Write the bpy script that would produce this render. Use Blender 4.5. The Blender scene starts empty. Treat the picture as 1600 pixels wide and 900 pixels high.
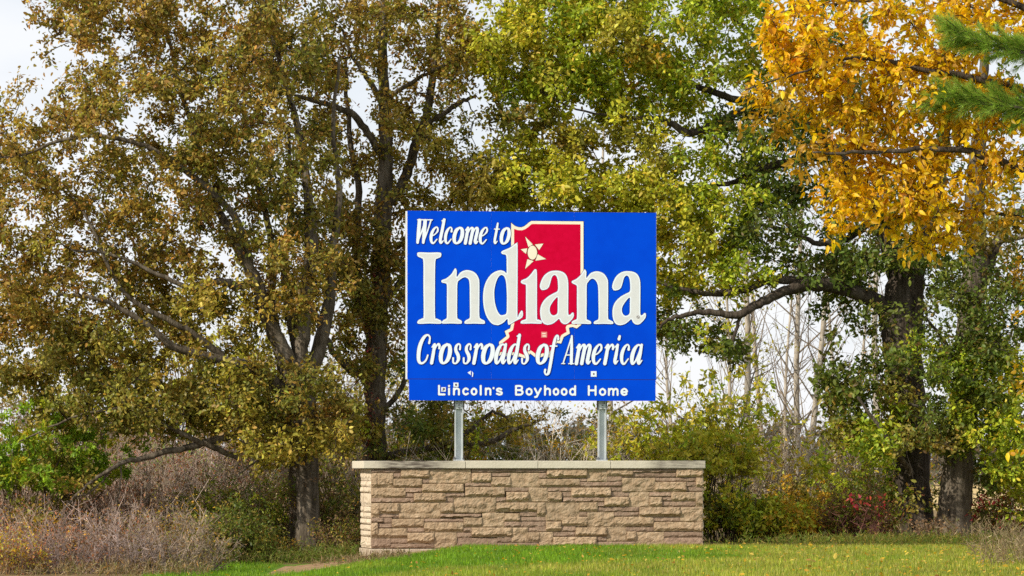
import bpy, math, random
import numpy as np
from mathutils import Vector, noise as mnoise

random.seed(7)
RNG = np.random.default_rng(11)
sc = bpy.context.scene
COL = sc.collection
R = math.radians

# ------------------------------------------------------------------ camera
CAM_Z, HOR, FPX = 1.5, 735.0, 4800.0          # eye height, horizon row, focal length in photo pixels


def P(px, py, Y):
    """point in the world seen at photo pixel (px, py) when it stands Y metres away"""
    return np.array([(px - 800.0) / FPX * Y, Y, CAM_Z - (py - HOR) / FPX * Y])


cam_d = bpy.data.cameras.new('camera')
cam = bpy.data.objects.new('camera', cam_d)
COL.objects.link(cam)
cam.location = (0, 0, CAM_Z)
cam.rotation_euler = (R(90), 0, 0)
cam_d.sensor_width = 36.0
cam_d.lens = FPX / 1600 * 36.0
cam_d.shift_y = (HOR - 450) / 1600
cam_d.clip_start = 0.5
cam_d.clip_end = 6000
sc.camera = cam

# ------------------------------------------------------------------ world, sun, exposure
SUN_DIR = Vector((-0.68, -0.50, 0.56)).normalized()      # towards the sun
world = bpy.data.worlds.new('World')
sc.world = world
world.use_nodes = True
nt = world.node_tree
nt.nodes.clear()
out = nt.nodes.new('ShaderNodeOutputWorld')
sky = nt.nodes.new('ShaderNodeTexSky')
sky.sky_type = 'NISHITA'
sky.sun_disc = False
sky.sun_elevation = math.asin(SUN_DIR.z)
sky.sun_rotation = math.atan2(SUN_DIR.x, SUN_DIR.y)
bg = nt.nodes.new('ShaderNodeBackground')
bg.inputs['Strength'].default_value = 0.10
nt.links.new(sky.outputs[0], bg.inputs['Color'])
tc = nt.nodes.new('ShaderNodeTexCoord')
mp = nt.nodes.new('ShaderNodeMapping')
mp.inputs['Scale'].default_value = (1.0, 1.0, 3.2)
mp.inputs['Location'].default_value = (0.35, 0.2, 0.12)
nz = nt.nodes.new('ShaderNodeTexNoise')
nz.inputs['Scale'].default_value = 7.0
nz.inputs['Detail'].default_value = 5.0
nz.inputs['Roughness'].default_value = 0.5
nt.links.new(tc.outputs['Generated'], mp.inputs[0])
nt.links.new(mp.outputs[0], nz.inputs['Vector'])
cr = nt.nodes.new('ShaderNodeValToRGB')
cr.color_ramp.elements[0].position = 0.36
cr.color_ramp.elements[0].color = (0.80, 0.85, 0.91, 1)
cr.color_ramp.elements[1].position = 0.56
cr.color_ramp.elements[1].color = (0.96, 0.97, 1.0, 1)
nt.links.new(nz.outputs['Fac'], cr.inputs[0])
bgc = nt.nodes.new('ShaderNodeBackground')
bgc.inputs['Strength'].default_value = 1.08
nt.links.new(cr.outputs[0], bgc.inputs['Color'])
mxs = nt.nodes.new('ShaderNodeMixShader')
mxs.inputs[0].default_value = 0.88
nt.links.new(bg.outputs[0], mxs.inputs[1])
nt.links.new(bgc.outputs[0], mxs.inputs[2])
nt.links.new(mxs.outputs[0], out.inputs['Surface'])

sun_d = bpy.data.lights.new('sun', 'SUN')
sun_d.energy = 5.0
sun_d.angle = R(0.6)
sun_d.color = (1.0, 0.91, 0.77)
sun = bpy.data.objects.new('sun', sun_d)
COL.objects.link(sun)
sun.location = (-30, -20, 40)
sun.rotation_euler = (-SUN_DIR).to_track_quat('-Z', 'Y').to_euler()

sc.view_settings.view_transform = 'Standard'
sc.view_settings.look = 'None'
sc.view_settings.exposure = 0.0
sc.view_settings.gamma = 1.0
sc.cycles.max_bounces = 6
sc.cycles.diffuse_bounces = 3
sc.cycles.transmission_bounces = 3
sc.cycles.use_denoising = False


# ------------------------------------------------------------------ materials
def new_mat(name):
    m = bpy.data.materials.new(name)
    m.use_nodes = True
    t = m.node_tree
    t.nodes.clear()
    o = t.nodes.new('ShaderNodeOutputMaterial')
    return m, t, o


def mat_noise(name, cols, scale=4.0, detail=6.0, rough=0.85, bump=0.0, bscale=30.0, stretch=(1, 1, 1), pos=(0.3, 0.7), spec=0.3, metallic=0.0, island=0.0, bdist=0.02):
    """base colour from a noise ramp over object space, optional bump, optional per-piece brightness"""
    m, t, o = new_mat(name)
    b = t.nodes.new('ShaderNodeBsdfPrincipled')
    b.inputs['Roughness'].default_value = rough
    b.inputs['Specular IOR Level'].default_value = spec
    b.inputs['Metallic'].default_value = metallic
    c = t.nodes.new('ShaderNodeTexCoord')
    mpn = t.nodes.new('ShaderNodeMapping')
    mpn.inputs['Scale'].default_value = stretch
    t.links.new(c.outputs['Object'], mpn.inputs[0])
    n = t.nodes.new('ShaderNodeTexNoise')
    n.inputs['Scale'].default_value = scale
    n.inputs['Detail'].default_value = detail
    n.inputs['Roughness'].default_value = 0.62
    t.links.new(mpn.outputs[0], n.inputs['Vector'])
    r = t.nodes.new('ShaderNodeValToRGB')
    els = r.color_ramp.elements
    while len(els) < len(cols):
        els.new(0.5)
    for i, cc in enumerate(cols):
        els[i].position = pos[0] + (pos[1] - pos[0]) * i / max(1, len(cols) - 1)
        els[i].color = (*cc, 1)
    t.links.new(n.outputs['Fac'], r.inputs[0])
    last = r.outputs[0]
    if island:
        oi = t.nodes.new('ShaderNodeObjectInfo')
        mr = t.nodes.new('ShaderNodeMapRange')
        mr.inputs['To Min'].default_value = 1 - island
        mr.inputs['To Max'].default_value = 1 + island
        t.links.new(oi.outputs['Random'], mr.inputs[0])
        hv = t.nodes.new('ShaderNodeHueSaturation')
        t.links.new(mr.outputs[0], hv.inputs['Value'])
        t.links.new(last, hv.inputs['Color'])
        last = hv.outputs[0]
    t.links.new(last, b.inputs['Base Color'])
    if bump:
        n2 = t.nodes.new('ShaderNodeTexNoise')
        n2.inputs['Scale'].default_value = bscale
        n2.inputs['Detail'].default_value = 5.0
        n2.inputs['Roughness'].default_value = 0.65
        t.links.new(mpn.outputs[0], n2.inputs['Vector'])
        bp = t.nodes.new('ShaderNodeBump')
        bp.inputs['Strength'].default_value = bump
        bp.inputs['Distance'].default_value = bdist
        t.links.new(n2.outputs['Fac'], bp.inputs['Height'])
        t.links.new(bp.outputs[0], b.inputs['Normal'])
    t.links.new(b.outputs[0], o.inputs['Surface'])
    return m


def mat_leaf(name, trans=0.38, gloss=0.018, rough=0.45):
    """leaf colour comes from the point colour 'tint' given by its own kind of leaf"""
    m, t, o = new_mat(name)
    a = t.nodes.new('ShaderNodeAttribute')
    a.attribute_name = 'tint'
    d = t.nodes.new('ShaderNodeBsdfDiffuse')
    tr = t.nodes.new('ShaderNodeBsdfTranslucent')
    g = t.nodes.new('ShaderNodeBsdfGlossy')
    g.inputs['Roughness'].default_value = rough
    m1 = t.nodes.new('ShaderNodeMixShader')
    m1.inputs[0].default_value = trans
    m2 = t.nodes.new('ShaderNodeMixShader')
    m2.inputs[0].default_value = gloss
    hs = t.nodes.new('ShaderNodeHueSaturation')
    hs.inputs['Value'].default_value = 1.35
    hs.inputs['Saturation'].default_value = 1.05
    t.links.new(a.outputs['Color'], d.inputs['Color'])
    t.links.new(a.outputs['Color'], hs.inputs['Color'])
    t.links.new(hs.outputs[0], tr.inputs['Color'])
    t.links.new(d.outputs[0], m1.inputs[1])
    t.links.new(tr.outputs[0], m1.inputs[2])
    t.links.new(m1.outputs[0], m2.inputs[1])
    t.links.new(g.outputs[0], m2.inputs[2])
    t.links.new(m2.outputs[0], o.inputs['Surface'])
    return m


def mat_plain(name, col, rough=0.5, spec=0.4, metallic=0.0, var=0.06):
    lo = tuple(max(0, c * (1 - var)) for c in col)
    hi = tuple(min(1, c * (1 + var)) for c in col)
    return mat_noise(name, [lo, hi], scale=2.5, rough=rough, spec=spec, metallic=metallic)


M = {}
M['leaf'] = mat_leaf('leaf')
M['leaf_big'] = mat_leaf('leaf_broad', trans=0.50, gloss=0.02)
M['needle'] = mat_leaf('needle', trans=0.25, gloss=0.02)
M['grass'] = mat_leaf('grass_blade', trans=0.38, gloss=0.02)
M['twig'] = mat_leaf('twig_bark', trans=0.0, gloss=0.0)
M['bark'] = mat_noise('oak_bark', [(0.035, 0.028, 0.02), (0.12, 0.098, 0.072), (0.22, 0.19, 0.15)], scale=9, stretch=(1, 1, 0.16), rough=0.95, bump=1.0, bscale=14, bdist=0.06, spec=0.1)
M['bark_dark'] = mat_noise('dark_bark', [(0.022, 0.018, 0.014), (0.07, 0.055, 0.042), (0.13, 0.11, 0.09)], scale=9, stretch=(1, 1, 0.16), rough=0.95, bump=1.0, bscale=14, bdist=0.06, spec=0.1)
M['bark_pale'] = mat_noise('pale_bark', [(0.20, 0.17, 0.13), (0.40, 0.355, 0.29), (0.54, 0.50, 0.43)], scale=7, stretch=(1, 1, 0.5), rough=0.9, bump=0.5, bscale=20, spec=0.1)
M['stone_light'] = mat_noise('buff_stone', [(0.27, 0.185, 0.112), (0.385, 0.278, 0.178), (0.48, 0.365, 0.25)], scale=9, rough=0.92, bump=0.8, bscale=26, island=0.10, spec=0.15, bdist=0.025)
M['stone_pink'] = mat_noise('brown_stone', [(0.20, 0.134, 0.094), (0.29, 0.20, 0.142), (0.38, 0.28, 0.205)], scale=9, rough=0.92, bump=0.8, bscale=26, island=0.12, spec=0.15, bdist=0.025)
M['stone_pale'] = mat_noise('pale_end_stone', [(0.46, 0.37, 0.26), (0.60, 0.50, 0.38), (0.68, 0.59, 0.47)], scale=9, rough=0.92, bump=0.6, bscale=26, island=0.06, spec=0.15)
M['core'] = mat_noise('mortar', [(0.26, 0.18, 0.11), (0.37, 0.27, 0.17)], scale=12, rough=0.95, bump=0.4, spec=0.1)
M['footing'] = mat_noise('footing_concrete', [(0.30, 0.235, 0.165), (0.45, 0.37, 0.28), (0.52, 0.44, 0.34)], scale=5, rough=0.95, bump=0.3, spec=0.15)
M['galv'] = mat_noise('galvanised_steel', [(0.42, 0.46, 0.48), (0.60, 0.64, 0.66)], scale=6, stretch=(1, 1, 0.5), rough=0.55, metallic=0.35, spec=0.4)
M['galv_dark'] = mat_noise('weathered_steel', [(0.05, 0.055, 0.06), (0.12, 0.125, 0.13)], scale=8, rough=0.6, metallic=0.5)
M['alu'] = mat_plain('aluminium_edge', (0.72, 0.74, 0.75), rough=0.45, metallic=0.2)
M['blue'] = mat_noise('blue_sheeting', [(0.0004, 0.052, 0.60), (0.0005, 0.062, 0.66), (0.0005, 0.070, 0.70)], scale=1.2, rough=0.55, spec=0.03)
M['navy'] = mat_plain('navy_outline', (0.004, 0.012, 0.16), rough=0.5)
M['red'] = mat_noise('red_sheeting', [(0.52, 0.001, 0.030), (0.60, 0.002, 0.042)], scale=9, rough=0.55, spec=0.03)
M['cream'] = mat_plain('cream_sheeting', (0.84, 0.78, 0.62), rough=0.5)
M['white'] = mat_plain('white_sheeting', (0.76, 0.84, 0.93), rough=0.5, var=0.02)
M['offwhite'] = mat_noise('pale_letter_fill', [(0.62, 0.645, 0.66), (0.68, 0.70, 0.71)], scale=7, rough=0.5)
M['dark_red'] = mat_plain('dark_red_outline', (0.13, 0.012, 0.012), rough=0.5)
M['pink'] = mat_plain('pink_sticker', (0.72, 0.22, 0.22), rough=0.5)
M['sticker_dark'] = mat_plain('dark_sticker_print', (0.12, 0.08, 0.08), rough=0.5)
M['lamp_red'] = mat_plain('maroon_vine', (0.12, 0.035, 0.02))


def cap_material():
    m, t, o = new_mat('limestone_cap')
    b = t.nodes.new('ShaderNodeBsdfPrincipled')
    b.inputs['Roughness'].default_value = 0.9
    b.inputs['Specular IOR Level'].default_value = 0.15
    c = t.nodes.new('ShaderNodeTexCoord')
    n = t.nodes.new('ShaderNodeTexNoise')
    n.inputs['Scale'].default_value = 6
    n.inputs['Detail'].default_value = 6
    t.links.new(c.outputs['Object'], n.inputs['Vector'])
    r = t.nodes.new('ShaderNodeValToRGB')
    r.color_ramp.elements[0].color = (0.50, 0.455, 0.37, 1)
    r.color_ramp.elements[1].color = (0.66, 0.61, 0.50, 1)
    t.links.new(n.outputs['Fac'], r.inputs[0])
    # lichen / soot stains: long blotches at both ends of the cap
    a = t.nodes.new('ShaderNodeAttribute')
    a.attribute_name = 'stain'
    n2 = t.nodes.new('ShaderNodeTexNoise')
    n2.inputs['Scale'].default_value = 9
    n2.inputs['Detail'].default_value = 4
    mpn = t.nodes.new('ShaderNodeMapping')
    mpn.inputs['Scale'].default_value = (0.5, 1, 3)
    t.links.new(c.outputs['Object'], mpn.inputs[0])
    t.links.new(mpn.outputs[0], n2.inputs['Vector'])
    mu = t.nodes.new('ShaderNodeMath')
    mu.operation = 'MULTIPLY'
    mr = t.nodes.new('ShaderNodeMapRange')
    mr.inputs[1].default_value = 0.15
    mr.inputs[2].default_value = 0.62
    t.links.new(n2.outputs['Fac'], mr.inputs[0])
    t.links.new(mr.outputs[0], mu.inputs[0])
    t.links.new(a.outputs['Fac'], mu.inputs[1])
    mx = t.nodes.new('ShaderNodeMixRGB')
    mx.inputs[2].default_value = (0.12, 0.10, 0.085, 1)
    t.links.new(mu.outputs[0], mx.inputs[0])
    t.links.new(r.outputs[0], mx.inputs[1])
    t.links.new(mx.outputs[0], b.inputs['Base Color'])
    bp = t.nodes.new('ShaderNodeBump')
    bp.inputs['Strength'].default_value = 0.25
    bp.inputs['Distance'].default_value = 0.02
    n3 = t.nodes.new('ShaderNodeTexNoise')
    n3.inputs['Scale'].default_value = 30
    t.links.new(c.outputs['Object'], n3.inputs['Vector'])
    t.links.new(n3.outputs['Fac'], bp.inputs['Height'])
    t.links.new(bp.outputs[0], b.inputs['Normal'])
    t.links.new(b.outputs[0], o.inputs['Surface'])
    return m


M['cap'] = cap_material()


# ------------------------------------------------------------------ object helpers
def tag(o, label=None, category=None, group=None, kind=None):
    for k, v in (('label', label), ('category', category), ('group', group), ('kind', kind)):
        if v:
            o[k] = v
    return o


def empty(name, loc, rz=0.0):
    o = bpy.data.objects.new(name, None)
    o.empty_display_size = 0.3
    COL.objects.link(o)
    o.location = [float(v) for v in loc]
    o.rotation_euler = (0, 0, rz)
    return o


def link_mesh(name, me, parent=None, mats=()):
    for m in mats:
        me.materials.append(m)
    o = bpy.data.objects.new(name, me)
    COL.objects.link(o)
    if parent is not None:
        o.parent = parent
    return o


def np_mesh(name, V, F, col=None, smooth=False):
    """V (n,3); F (m,k) or list of arrays with different k"""
    me = bpy.data.meshes.new(name)
    if isinstance(F, np.ndarray):
        F = [F]
    F = [f for f in F if len(f)]
    V = np.asarray(V, dtype=np.float32)
    me.vertices.add(len(V))
    me.vertices.foreach_set('co', V.ravel())
    nl = sum(f.size for f in F)
    nf = sum(len(f) for f in F)
    me.loops.add(nl)
    me.polygons.add(nf)
    me.loops.foreach_set('vertex_index', np.concatenate([f.ravel() for f in F]).astype(np.int32))
    tot = np.concatenate([np.full(len(f), f.shape[1]) for f in F])
    st = np.concatenate([[0], np.cumsum(tot)[:-1]])
    me.polygons.foreach_set('loop_start', st.astype(np.int32))
    if smooth:
        me.polygons.foreach_set('use_smooth', np.ones(nf, dtype=bool))
    me.update(calc_edges=True)
    if col is not None:
        ca = me.color_attributes.new('tint', 'FLOAT_COLOR', 'POINT')
        c4 = np.ones((len(V), 4), dtype=np.float32)
        c4[:, :3] = col
        ca.data.foreach_set('color', c4.ravel())
    return me


def norm(v):
    return v / np.maximum(np.linalg.norm(v, axis=-1, keepdims=True), 1e-9)


class Tubes:
    """collects tapered tubes along polylines into one mesh"""

    def __init__(self):
        self.V, self.F, self.C, self.n = [], [], [], 0

    def add(self, pts, rad, sides=6, col=(0.1, 0.08, 0.06), ridge=0.0, cap=False):
        pts = np.asarray(pts, float)
        rad = np.asarray(rad, float)
        k = len(pts)
        T = np.empty_like(pts)
        T[1:-1] = pts[2:] - pts[:-2]
        T[0] = pts[1] - pts[0]
        T[-1] = pts[-1] - pts[-2]
        T = norm(T)
        d = pts[-1] - pts[0]
        ref = np.array([1.0, 0, 0]) if abs(d[2]) > abs(d[0]) else np.array([0, 0.3, 1.0])
        U = norm(np.cross(T, ref))
        W = np.cross(T, U)
        a = np.arange(sides) * 2 * np.pi / sides
        rr = rad[:, None] * np.ones((1, sides))
        if ridge:
            ph = np.random.default_rng(int(abs(pts[0][0] * 977) + abs(pts[0][1] * 331)) + k).uniform(0, 6.28, (4,))
            z = np.arange(k)[:, None]
            rr = rr * (1 + ridge * (np.sin(a * 5 + ph[0] + 0.12 * z) * 0.5 + np.sin(a * 9 + ph[1] - 0.17 * z) * 0.45 + np.sin(a * 3 + ph[2]) * 0.5)
                       + ridge * 0.6 * RNG.normal(0, 0.6, (k, sides)))
        ring = pts[:, None, :] + rr[:, :, None] * (np.cos(a)[None, :, None] * U[:, None, :] + np.sin(a)[None, :, None] * W[:, None, :])
        self.V.append(ring.reshape(-1, 3))
        i = np.arange(k - 1)[:, None] * sides
        j = np.arange(sides)[None, :]
        j2 = (j + 1) % sides
        q = np.stack([i + j, i + j2, i + sides + j2, i + sides + j], axis=-1).reshape(-1, 4) + self.n
        self.F.append(q)
        self.C.append(np.tile(np.asarray(col, float), (k * sides, 1)))
        self.n += k * sides

    def mesh(self, name, smooth=True, tint=True, origin=(0, 0, 0)):
        V = np.concatenate(self.V) - np.asarray(origin)
        return np_mesh(name, V, np.concatenate(self.F), np.concatenate(self.C) if tint else None, smooth)


def spline(pts, n_per=4):
    """Catmull-Rom through pts (any dimension)"""
    pts = np.asarray(pts, float)
    if len(pts) < 3:
        t = np.linspace(0, 1, n_per + 1)[:, None]
        return pts[0] * (1 - t) + pts[-1] * t
    p = np.vstack([2 * pts[0] - pts[1], pts, 2 * pts[-1] - pts[-2]])
    res = []
    for i in range(1, len(p) - 2):
        p0, p1, p2, p3 = p[i - 1], p[i], p[i + 1], p[i + 2]
        for t in np.arange(n_per) / n_per:
            res.append(0.5 * (2 * p1 + (p2 - p0) * t + (2 * p0 - 5 * p1 + 4 * p2 - p3) * t * t + (3 * p1 - p0 - 3 * p2 + p3) * t ** 3))
    res.append(pts[-1])
    return np.array(res)


# leaf templates: (x along the leaf, y across, z lift) and faces
LEAF6 = (np.array([(0, 0, 0), (0.30, -0.30, 0.06), (0.72, -0.24, 0.04), (1, 0, -0.08), (0.72, 0.24, 0.04), (0.30, 0.30, 0.06), (0.5, 0, -0.02)]),
         np.array([(0, 1, 6), (1, 2, 6), (2, 3, 6), (3, 4, 6), (4, 5, 6), (5, 0, 6)]))
LEAF4 = (np.array([(0, 0, 0), (0.45, -0.30, 0.05), (1, 0, -0.06), (0.55, 0.30, 0.05)]), np.array([(0, 1, 2), (0, 2, 3)]))
LEAF_BROAD = (np.array([(0, 0, 0), (0.12, -0.17, 0.03), (0.38, -0.29, 0.07), (0.68, -0.21, 0.05), (1.0, 0, -0.14),
                        (0.68, 0.21, 0.05), (0.38, 0.29, 0.07), (0.12, 0.17, 0.03), (0.4, 0, -0.02), (0.7, 0, -0.05)]),
              np.array([(0, 1, 8), (1, 2, 8), (2, 9, 8), (2, 3, 9), (3, 4, 9), (4, 5, 9), (5, 6, 9), (6, 8, 9), (6, 7, 8), (7, 0, 8)]))
BLADE = (np.array([(0, -0.5, 0), (0, 0.5, 0), (0.55, 0.36, 0.08), (0.55, -0.36, 0.08), (1.0, 0, 0.28)]), np.array([(0, 1, 2), (0, 2, 3), (3, 2, 4)]))
NEEDLE = (np.array([(0, -0.5, 0), (0, 0.5, 0), (1, 0, 0)]), np.array([(0, 1, 2)]))


def leaf_arrays(pos, dirs, ups, length, width, col, tpl):
    """many leaves at once -> V, F, C"""
    tv, tf = tpl
    d = norm(dirs)
    s = norm(np.cross(ups, d))
    u = np.cross(d, s)
    L = np.asarray(length)[:, None, None]
    W = np.asarray(width)[:, None, None]
    V = pos[:, None, :] + L * tv[None, :, 0:1] * d[:, None, :] + W * tv[None, :, 1:2] * s[:, None, :] + L * tv[None, :, 2:3] * u[:, None, :]
    n, k = len(pos), len(tv)
    F = tf[None] + (np.arange(n) * k)[:, None, None]
    C = np.repeat(col, k, axis=0)
    return V.reshape(-1, 3), F.reshape(-1, 3), C


def pick(palette, n, jitter=0.22, rng=RNG):
    """n colours out of a weighted palette [(w, (r, g, b)), ...]"""
    w = np.array([p[0] for p in palette], float)
    c = np.array([p[1] for p in palette], float)
    i = rng.choice(len(w), n, p=w / w.sum())
    j = rng.choice(len(w), n, p=w / w.sum())
    t = rng.uniform(0, 0.5, (n, 1))
    return np.clip((c[i] * (1 - t) + c[j] * t) * np.exp(rng.normal(0, jitter, (n, 1))), 0.003, 0.9)


# palettes (base colours of the leaves themselves)
PAL = {
    'rust': [(3, (0.165, 0.125, 0.024)), (2.3, (0.21, 0.105, 0.026)), (2.2, (0.27, 0.185, 0.035)), (3.2, (0.12, 0.14, 0.018)), (0.7, (0.30, 0.125, 0.025)), (0.7, (0.07, 0.06, 0.02)), (0.8, (0.36, 0.28, 0.05))],
    'olive': [(3, (0.135, 0.13, 0.02)), (2, (0.10, 0.12, 0.018)), (2, (0.20, 0.15, 0.03)), (1, (0.22, 0.115, 0.025)), (1, (0.07, 0.08, 0.018))],
    'yolive': [(3, (0.23, 0.20, 0.03)), (2, (0.16, 0.17, 0.02)), (2, (0.32, 0.24, 0.045)), (1, (0.28, 0.14, 0.03))],
    'green': [(3, (0.12, 0.175, 0.014)), (2, (0.165, 0.205, 0.016)), (1.5, (0.25, 0.245, 0.02)), (1, (0.07, 0.115, 0.012)), (0.9, (0.34, 0.20, 0.022)), (1.5, (0.20, 0.225, 0.014))],
    'ygreen': [(3, (0.23, 0.245, 0.02)), (2, (0.32, 0.28, 0.025)), (1.5, (0.13, 0.175, 0.015)), (1, (0.42, 0.27, 0.03))],
    'dgreen': [(3, (0.055, 0.085, 0.014)), (2, (0.085, 0.115, 0.015)), (1, (0.13, 0.13, 0.018)), (0.6, (0.11, 0.05, 0.02))],
    'bright': [(3, (0.16, 0.27, 0.02)), (2, (0.22, 0.31, 0.025)), (1, (0.11, 0.19, 0.018))],
    'lemon': [(3, (0.36, 0.32, 0.04)), (2, (0.27, 0.27, 0.03)), (1, (0.45, 0.31, 0.05)), (1, (0.16, 0.18, 0.02))],
    'orange': [(3.4, (0.84, 0.48, 0.008)), (1.6, (0.74, 0.34, 0.008)), (2.8, (0.88, 0.60, 0.02)), (1.2, (0.46, 0.36, 0.015)), (1.0, (0.46, 0.20, 0.05)), (1.0, (0.24, 0.22, 0.015)), (0.5, (0.16, 0.09, 0.03))],
    'amber': [(3, (0.40, 0.22, 0.02)), (2, (0.30, 0.20, 0.02)), (1, (0.50, 0.25, 0.02)), (1, (0.20, 0.17, 0.02))],
    'red': [(3, (0.30, 0.02, 0.035)), (2, (0.20, 0.03, 0.03)), (1, (0.34, 0.08, 0.03))],
    'coral': [(2, (0.42, 0.14, 0.06)), (2, (0.34, 0.16, 0.08)), (1, (0.24, 0.13, 0.07))],
    'brown': [(3, (0.17, 0.10, 0.05)), (2, (0.11, 0.07, 0.035)), (1, (0.24, 0.15, 0.07))],
    'pine': [(3, (0.095, 0.155, 0.018)), (2, (0.14, 0.21, 0.025)), (1, (0.06, 0.09, 0.015)), (0.5, (0.20, 0.16, 0.04))],
}


GAIN = {'rust': 1.55, 'olive': 1.62, 'yolive': 1.45, 'green': 1.95, 'ygreen': 1.75, 'dgreen': 1.6, 'bright': 1.3, 'lemon': 1.25, 'amber': 1.35, 'pine': 2.3, 'brown': 1.35}
for k_, g_ in GAIN.items():
    PAL[k_] = [(w_, tuple(min(0.85, v_ * g_) for v_ in c_)) for w_, c_ in PAL[k_]]

# ------------------------------------------------------------------ ground
def ground_z(X, Y):
    X = np.asarray(X, float)
    Y = np.asarray(Y, float)
    z = -0.10 * np.clip(-0.9 - X, 0, 3.2)
    near = np.clip((90 - Y) / 20, 0, 1)
    return z * near + 0.03 * np.sin(X * 0.9 + 1.0) * np.sin(Y * 0.35) * np.clip((Y - 62) / 5, 0, 1)


def gz(X, Y):
    return float(ground_z(X, Y))


def on_ground(px, Y):
    X = (px - 800) / FPX * Y
    return np.array([X, Y, gz(X, Y)])


def sheet(name, xs, ys, dz, mat, keep=None):
    X, Y = np.meshgrid(xs, ys)
    V = np.stack([X.ravel(), Y.ravel(), ground_z(X, Y).ravel() + dz], axis=1)
    nx, ny = len(xs), len(ys)
    i = (np.arange(ny - 1)[:, None] * nx + np.arange(nx - 1)[None, :]).ravel()
    F = np.stack([i, i + 1, i + nx + 1, i + nx], axis=1)
    if keep is not None:
        c = V[F].mean(axis=1)
        F = F[keep(c[:, 0], c[:, 1])]
    me = np_mesh(name, V, F, smooth=True)
    return link_mesh(name, me, mats=[mat])


gxs = np.concatenate([np.linspace(-1500, -60, 16), np.linspace(-50, 50, 201), np.linspace(60, 1500, 16)])
gys = np.concatenate([np.linspace(-60, 30, 10), np.linspace(32, 100, 137), np.linspace(110, 400, 20), np.linspace(450, 3000, 14)])
M['soil'] = mat_noise('leafy_soil', [(0.10, 0.07, 0.035), (0.21, 0.15, 0.075), (0.30, 0.22, 0.11)], scale=1.6, rough=1.0, bump=0.5, bscale=9, spec=0.05)
tag(sheet('ground', gxs, gys, 0.0, M['soil']), kind='structure')
# a stubble field beyond the trees
M['field'] = mat_noise('stubble_field', [(0.42, 0.30, 0.13), (0.55, 0.42, 0.20)], scale=0.06, rough=1.0, spec=0.05)
tag(sheet('field', np.linspace(-220, 260, 49), np.linspace(115, 420, 40), 0.012, M['field']), kind='structure')


def dirt_front(X):
    return np.interp(X, [-4.6, -3.57, -2.75, -1.94, -0.75, -0.5], [52.4, 53.5, 55.1, 58.2, 60.0, 63.0])


def lawn_edge(X):
    """how far back the mown grass reaches"""
    return np.where(X > 3.9, 60.3 + 0.2 * np.sin(X * 1.7), np.where(X > -2.75, 59.9, 59.3 + 0.25 * np.sin(X * 2.1)))


M['turf'] = mat_noise('turf', [(0.055, 0.12, 0.012), (0.085, 0.17, 0.018), (0.16, 0.17, 0.035)], scale=1.8, rough=1.0, bump=0.6, bscale=40, spec=0.05)
lx = np.linspace(-24, 24, 161)
ly = np.linspace(12, 62.2, 170)
tag(sheet('lawn', lx, ly, 0.006, M['turf'], keep=lambda x, y: (y < lawn_edge(x)) & (x > -5.6 - (60 - y) * 0.1)), kind='structure')

# ------------------------------------------------------------------ stone wall
TH = R(6)
E = np.array([math.cos(TH), math.sin(TH), 0.0])           # along the wall
N = np.array([math.sin(TH), -math.cos(TH), 0.0])          # out of its front
WALL_Y = 60.0
W0 = P(580.0, 857.0, WALL_Y)                              # left front bottom corner of the stones


def wall_u(px):
    """distance along the wall front for a photo column"""
    k = (px - 800) / FPX
    # solve W0 + u E on the ray x = k y
    return (k * W0[1] - W0[0]) / (E[0] - k * E[1])


WALL_LEN = wall_u(1097.5)
PXM = (1097.5 - 580.0) / WALL_LEN                         # photo pixels per metre along the wall
WALL_H = (857.0 - 733.5) / PXM
WALL_D = 1.0
SPLAY = 0.15
wall = empty('stone_wall', (W0[0], W0[1], W0[2]), TH)
tag(wall, 'tan split stone wall with a pale cap under the blue welcome sign', 'wall')


def box_mesh(name, x0, x1, y0, y1, z0, z1, bevel=0.0, splay=0.0, origin=None):
    """box in local axes: x along, y back, z up; splay widens the back"""
    import bmesh
    bm = bmesh.new()
    vs = [bm.verts.new(p) for p in ((x0, y0, z0), (x1, y0, z0), (x1 + splay, y1, z0), (x0 - splay, y1, z0),
                                    (x0, y0, z1), (x1, y0, z1), (x1 + splay, y1, z1), (x0 - splay, y1, z1))]
    for f in ((0, 1, 5, 4), (1, 2, 6, 5), (2, 3, 7, 6), (3, 0, 4, 7), (4, 5, 6, 7), (3, 2, 1, 0)):
        bm.faces.new([vs[i] for i in f])
    if bevel:
        bmesh.ops.bevel(bm, geom=bm.edges[:], offset=bevel, segments=2, affect='EDGES', profile=0.6)
    me = bpy.data.meshes.new(name)
    bm.to_mesh(me)
    bm.free()
    return me


link_mesh('wall_core', box_mesh('wall_core', 0.03, WALL_LEN - 0.03, 0.055, WALL_D, -0.005, WALL_H - 0.002, splay=SPLAY), wall, [M['core']])


def rough_box(name, x0, x1, y0, y1, z0, z1, mat, amp=0.012, step=0.12):
    nx, nz = max(2, int((x1 - x0) / step)), 5
    xs = np.linspace(x0, x1, nx + 1)
    zs = np.linspace(z0, z1, nz)
    V, F = [], []
    for z in zs:
        for x in xs:
            V.append((x, y0 + amp * mnoise.noise(Vector((x * 3, z * 6, 1.7))), z))
    n = len(V)
    for z in (z0, z1):
        for x in xs:
            V.append((x, y1, z))
    w = nx + 1
    for j in range(nz - 1):
        for i in range(nx):
            F.append((j * w + i, j * w + i + 1, (j + 1) * w + i + 1, (j + 1) * w + i))
    for i in range(nx):
        F.append(((nz - 1) * w + i, (nz - 1) * w + i + 1, n + w + i + 1, n + w + i))
    F.append((0, (nz - 1) * w, n + w, n))
    F.append((nx, n + nx, n + w + nx, (nz - 1) * w + nx))
    me = bpy.data.meshes.new(name)
    me.from_pydata(V, [], F)
    return link_mesh(name, me, wall, [mat])


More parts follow.
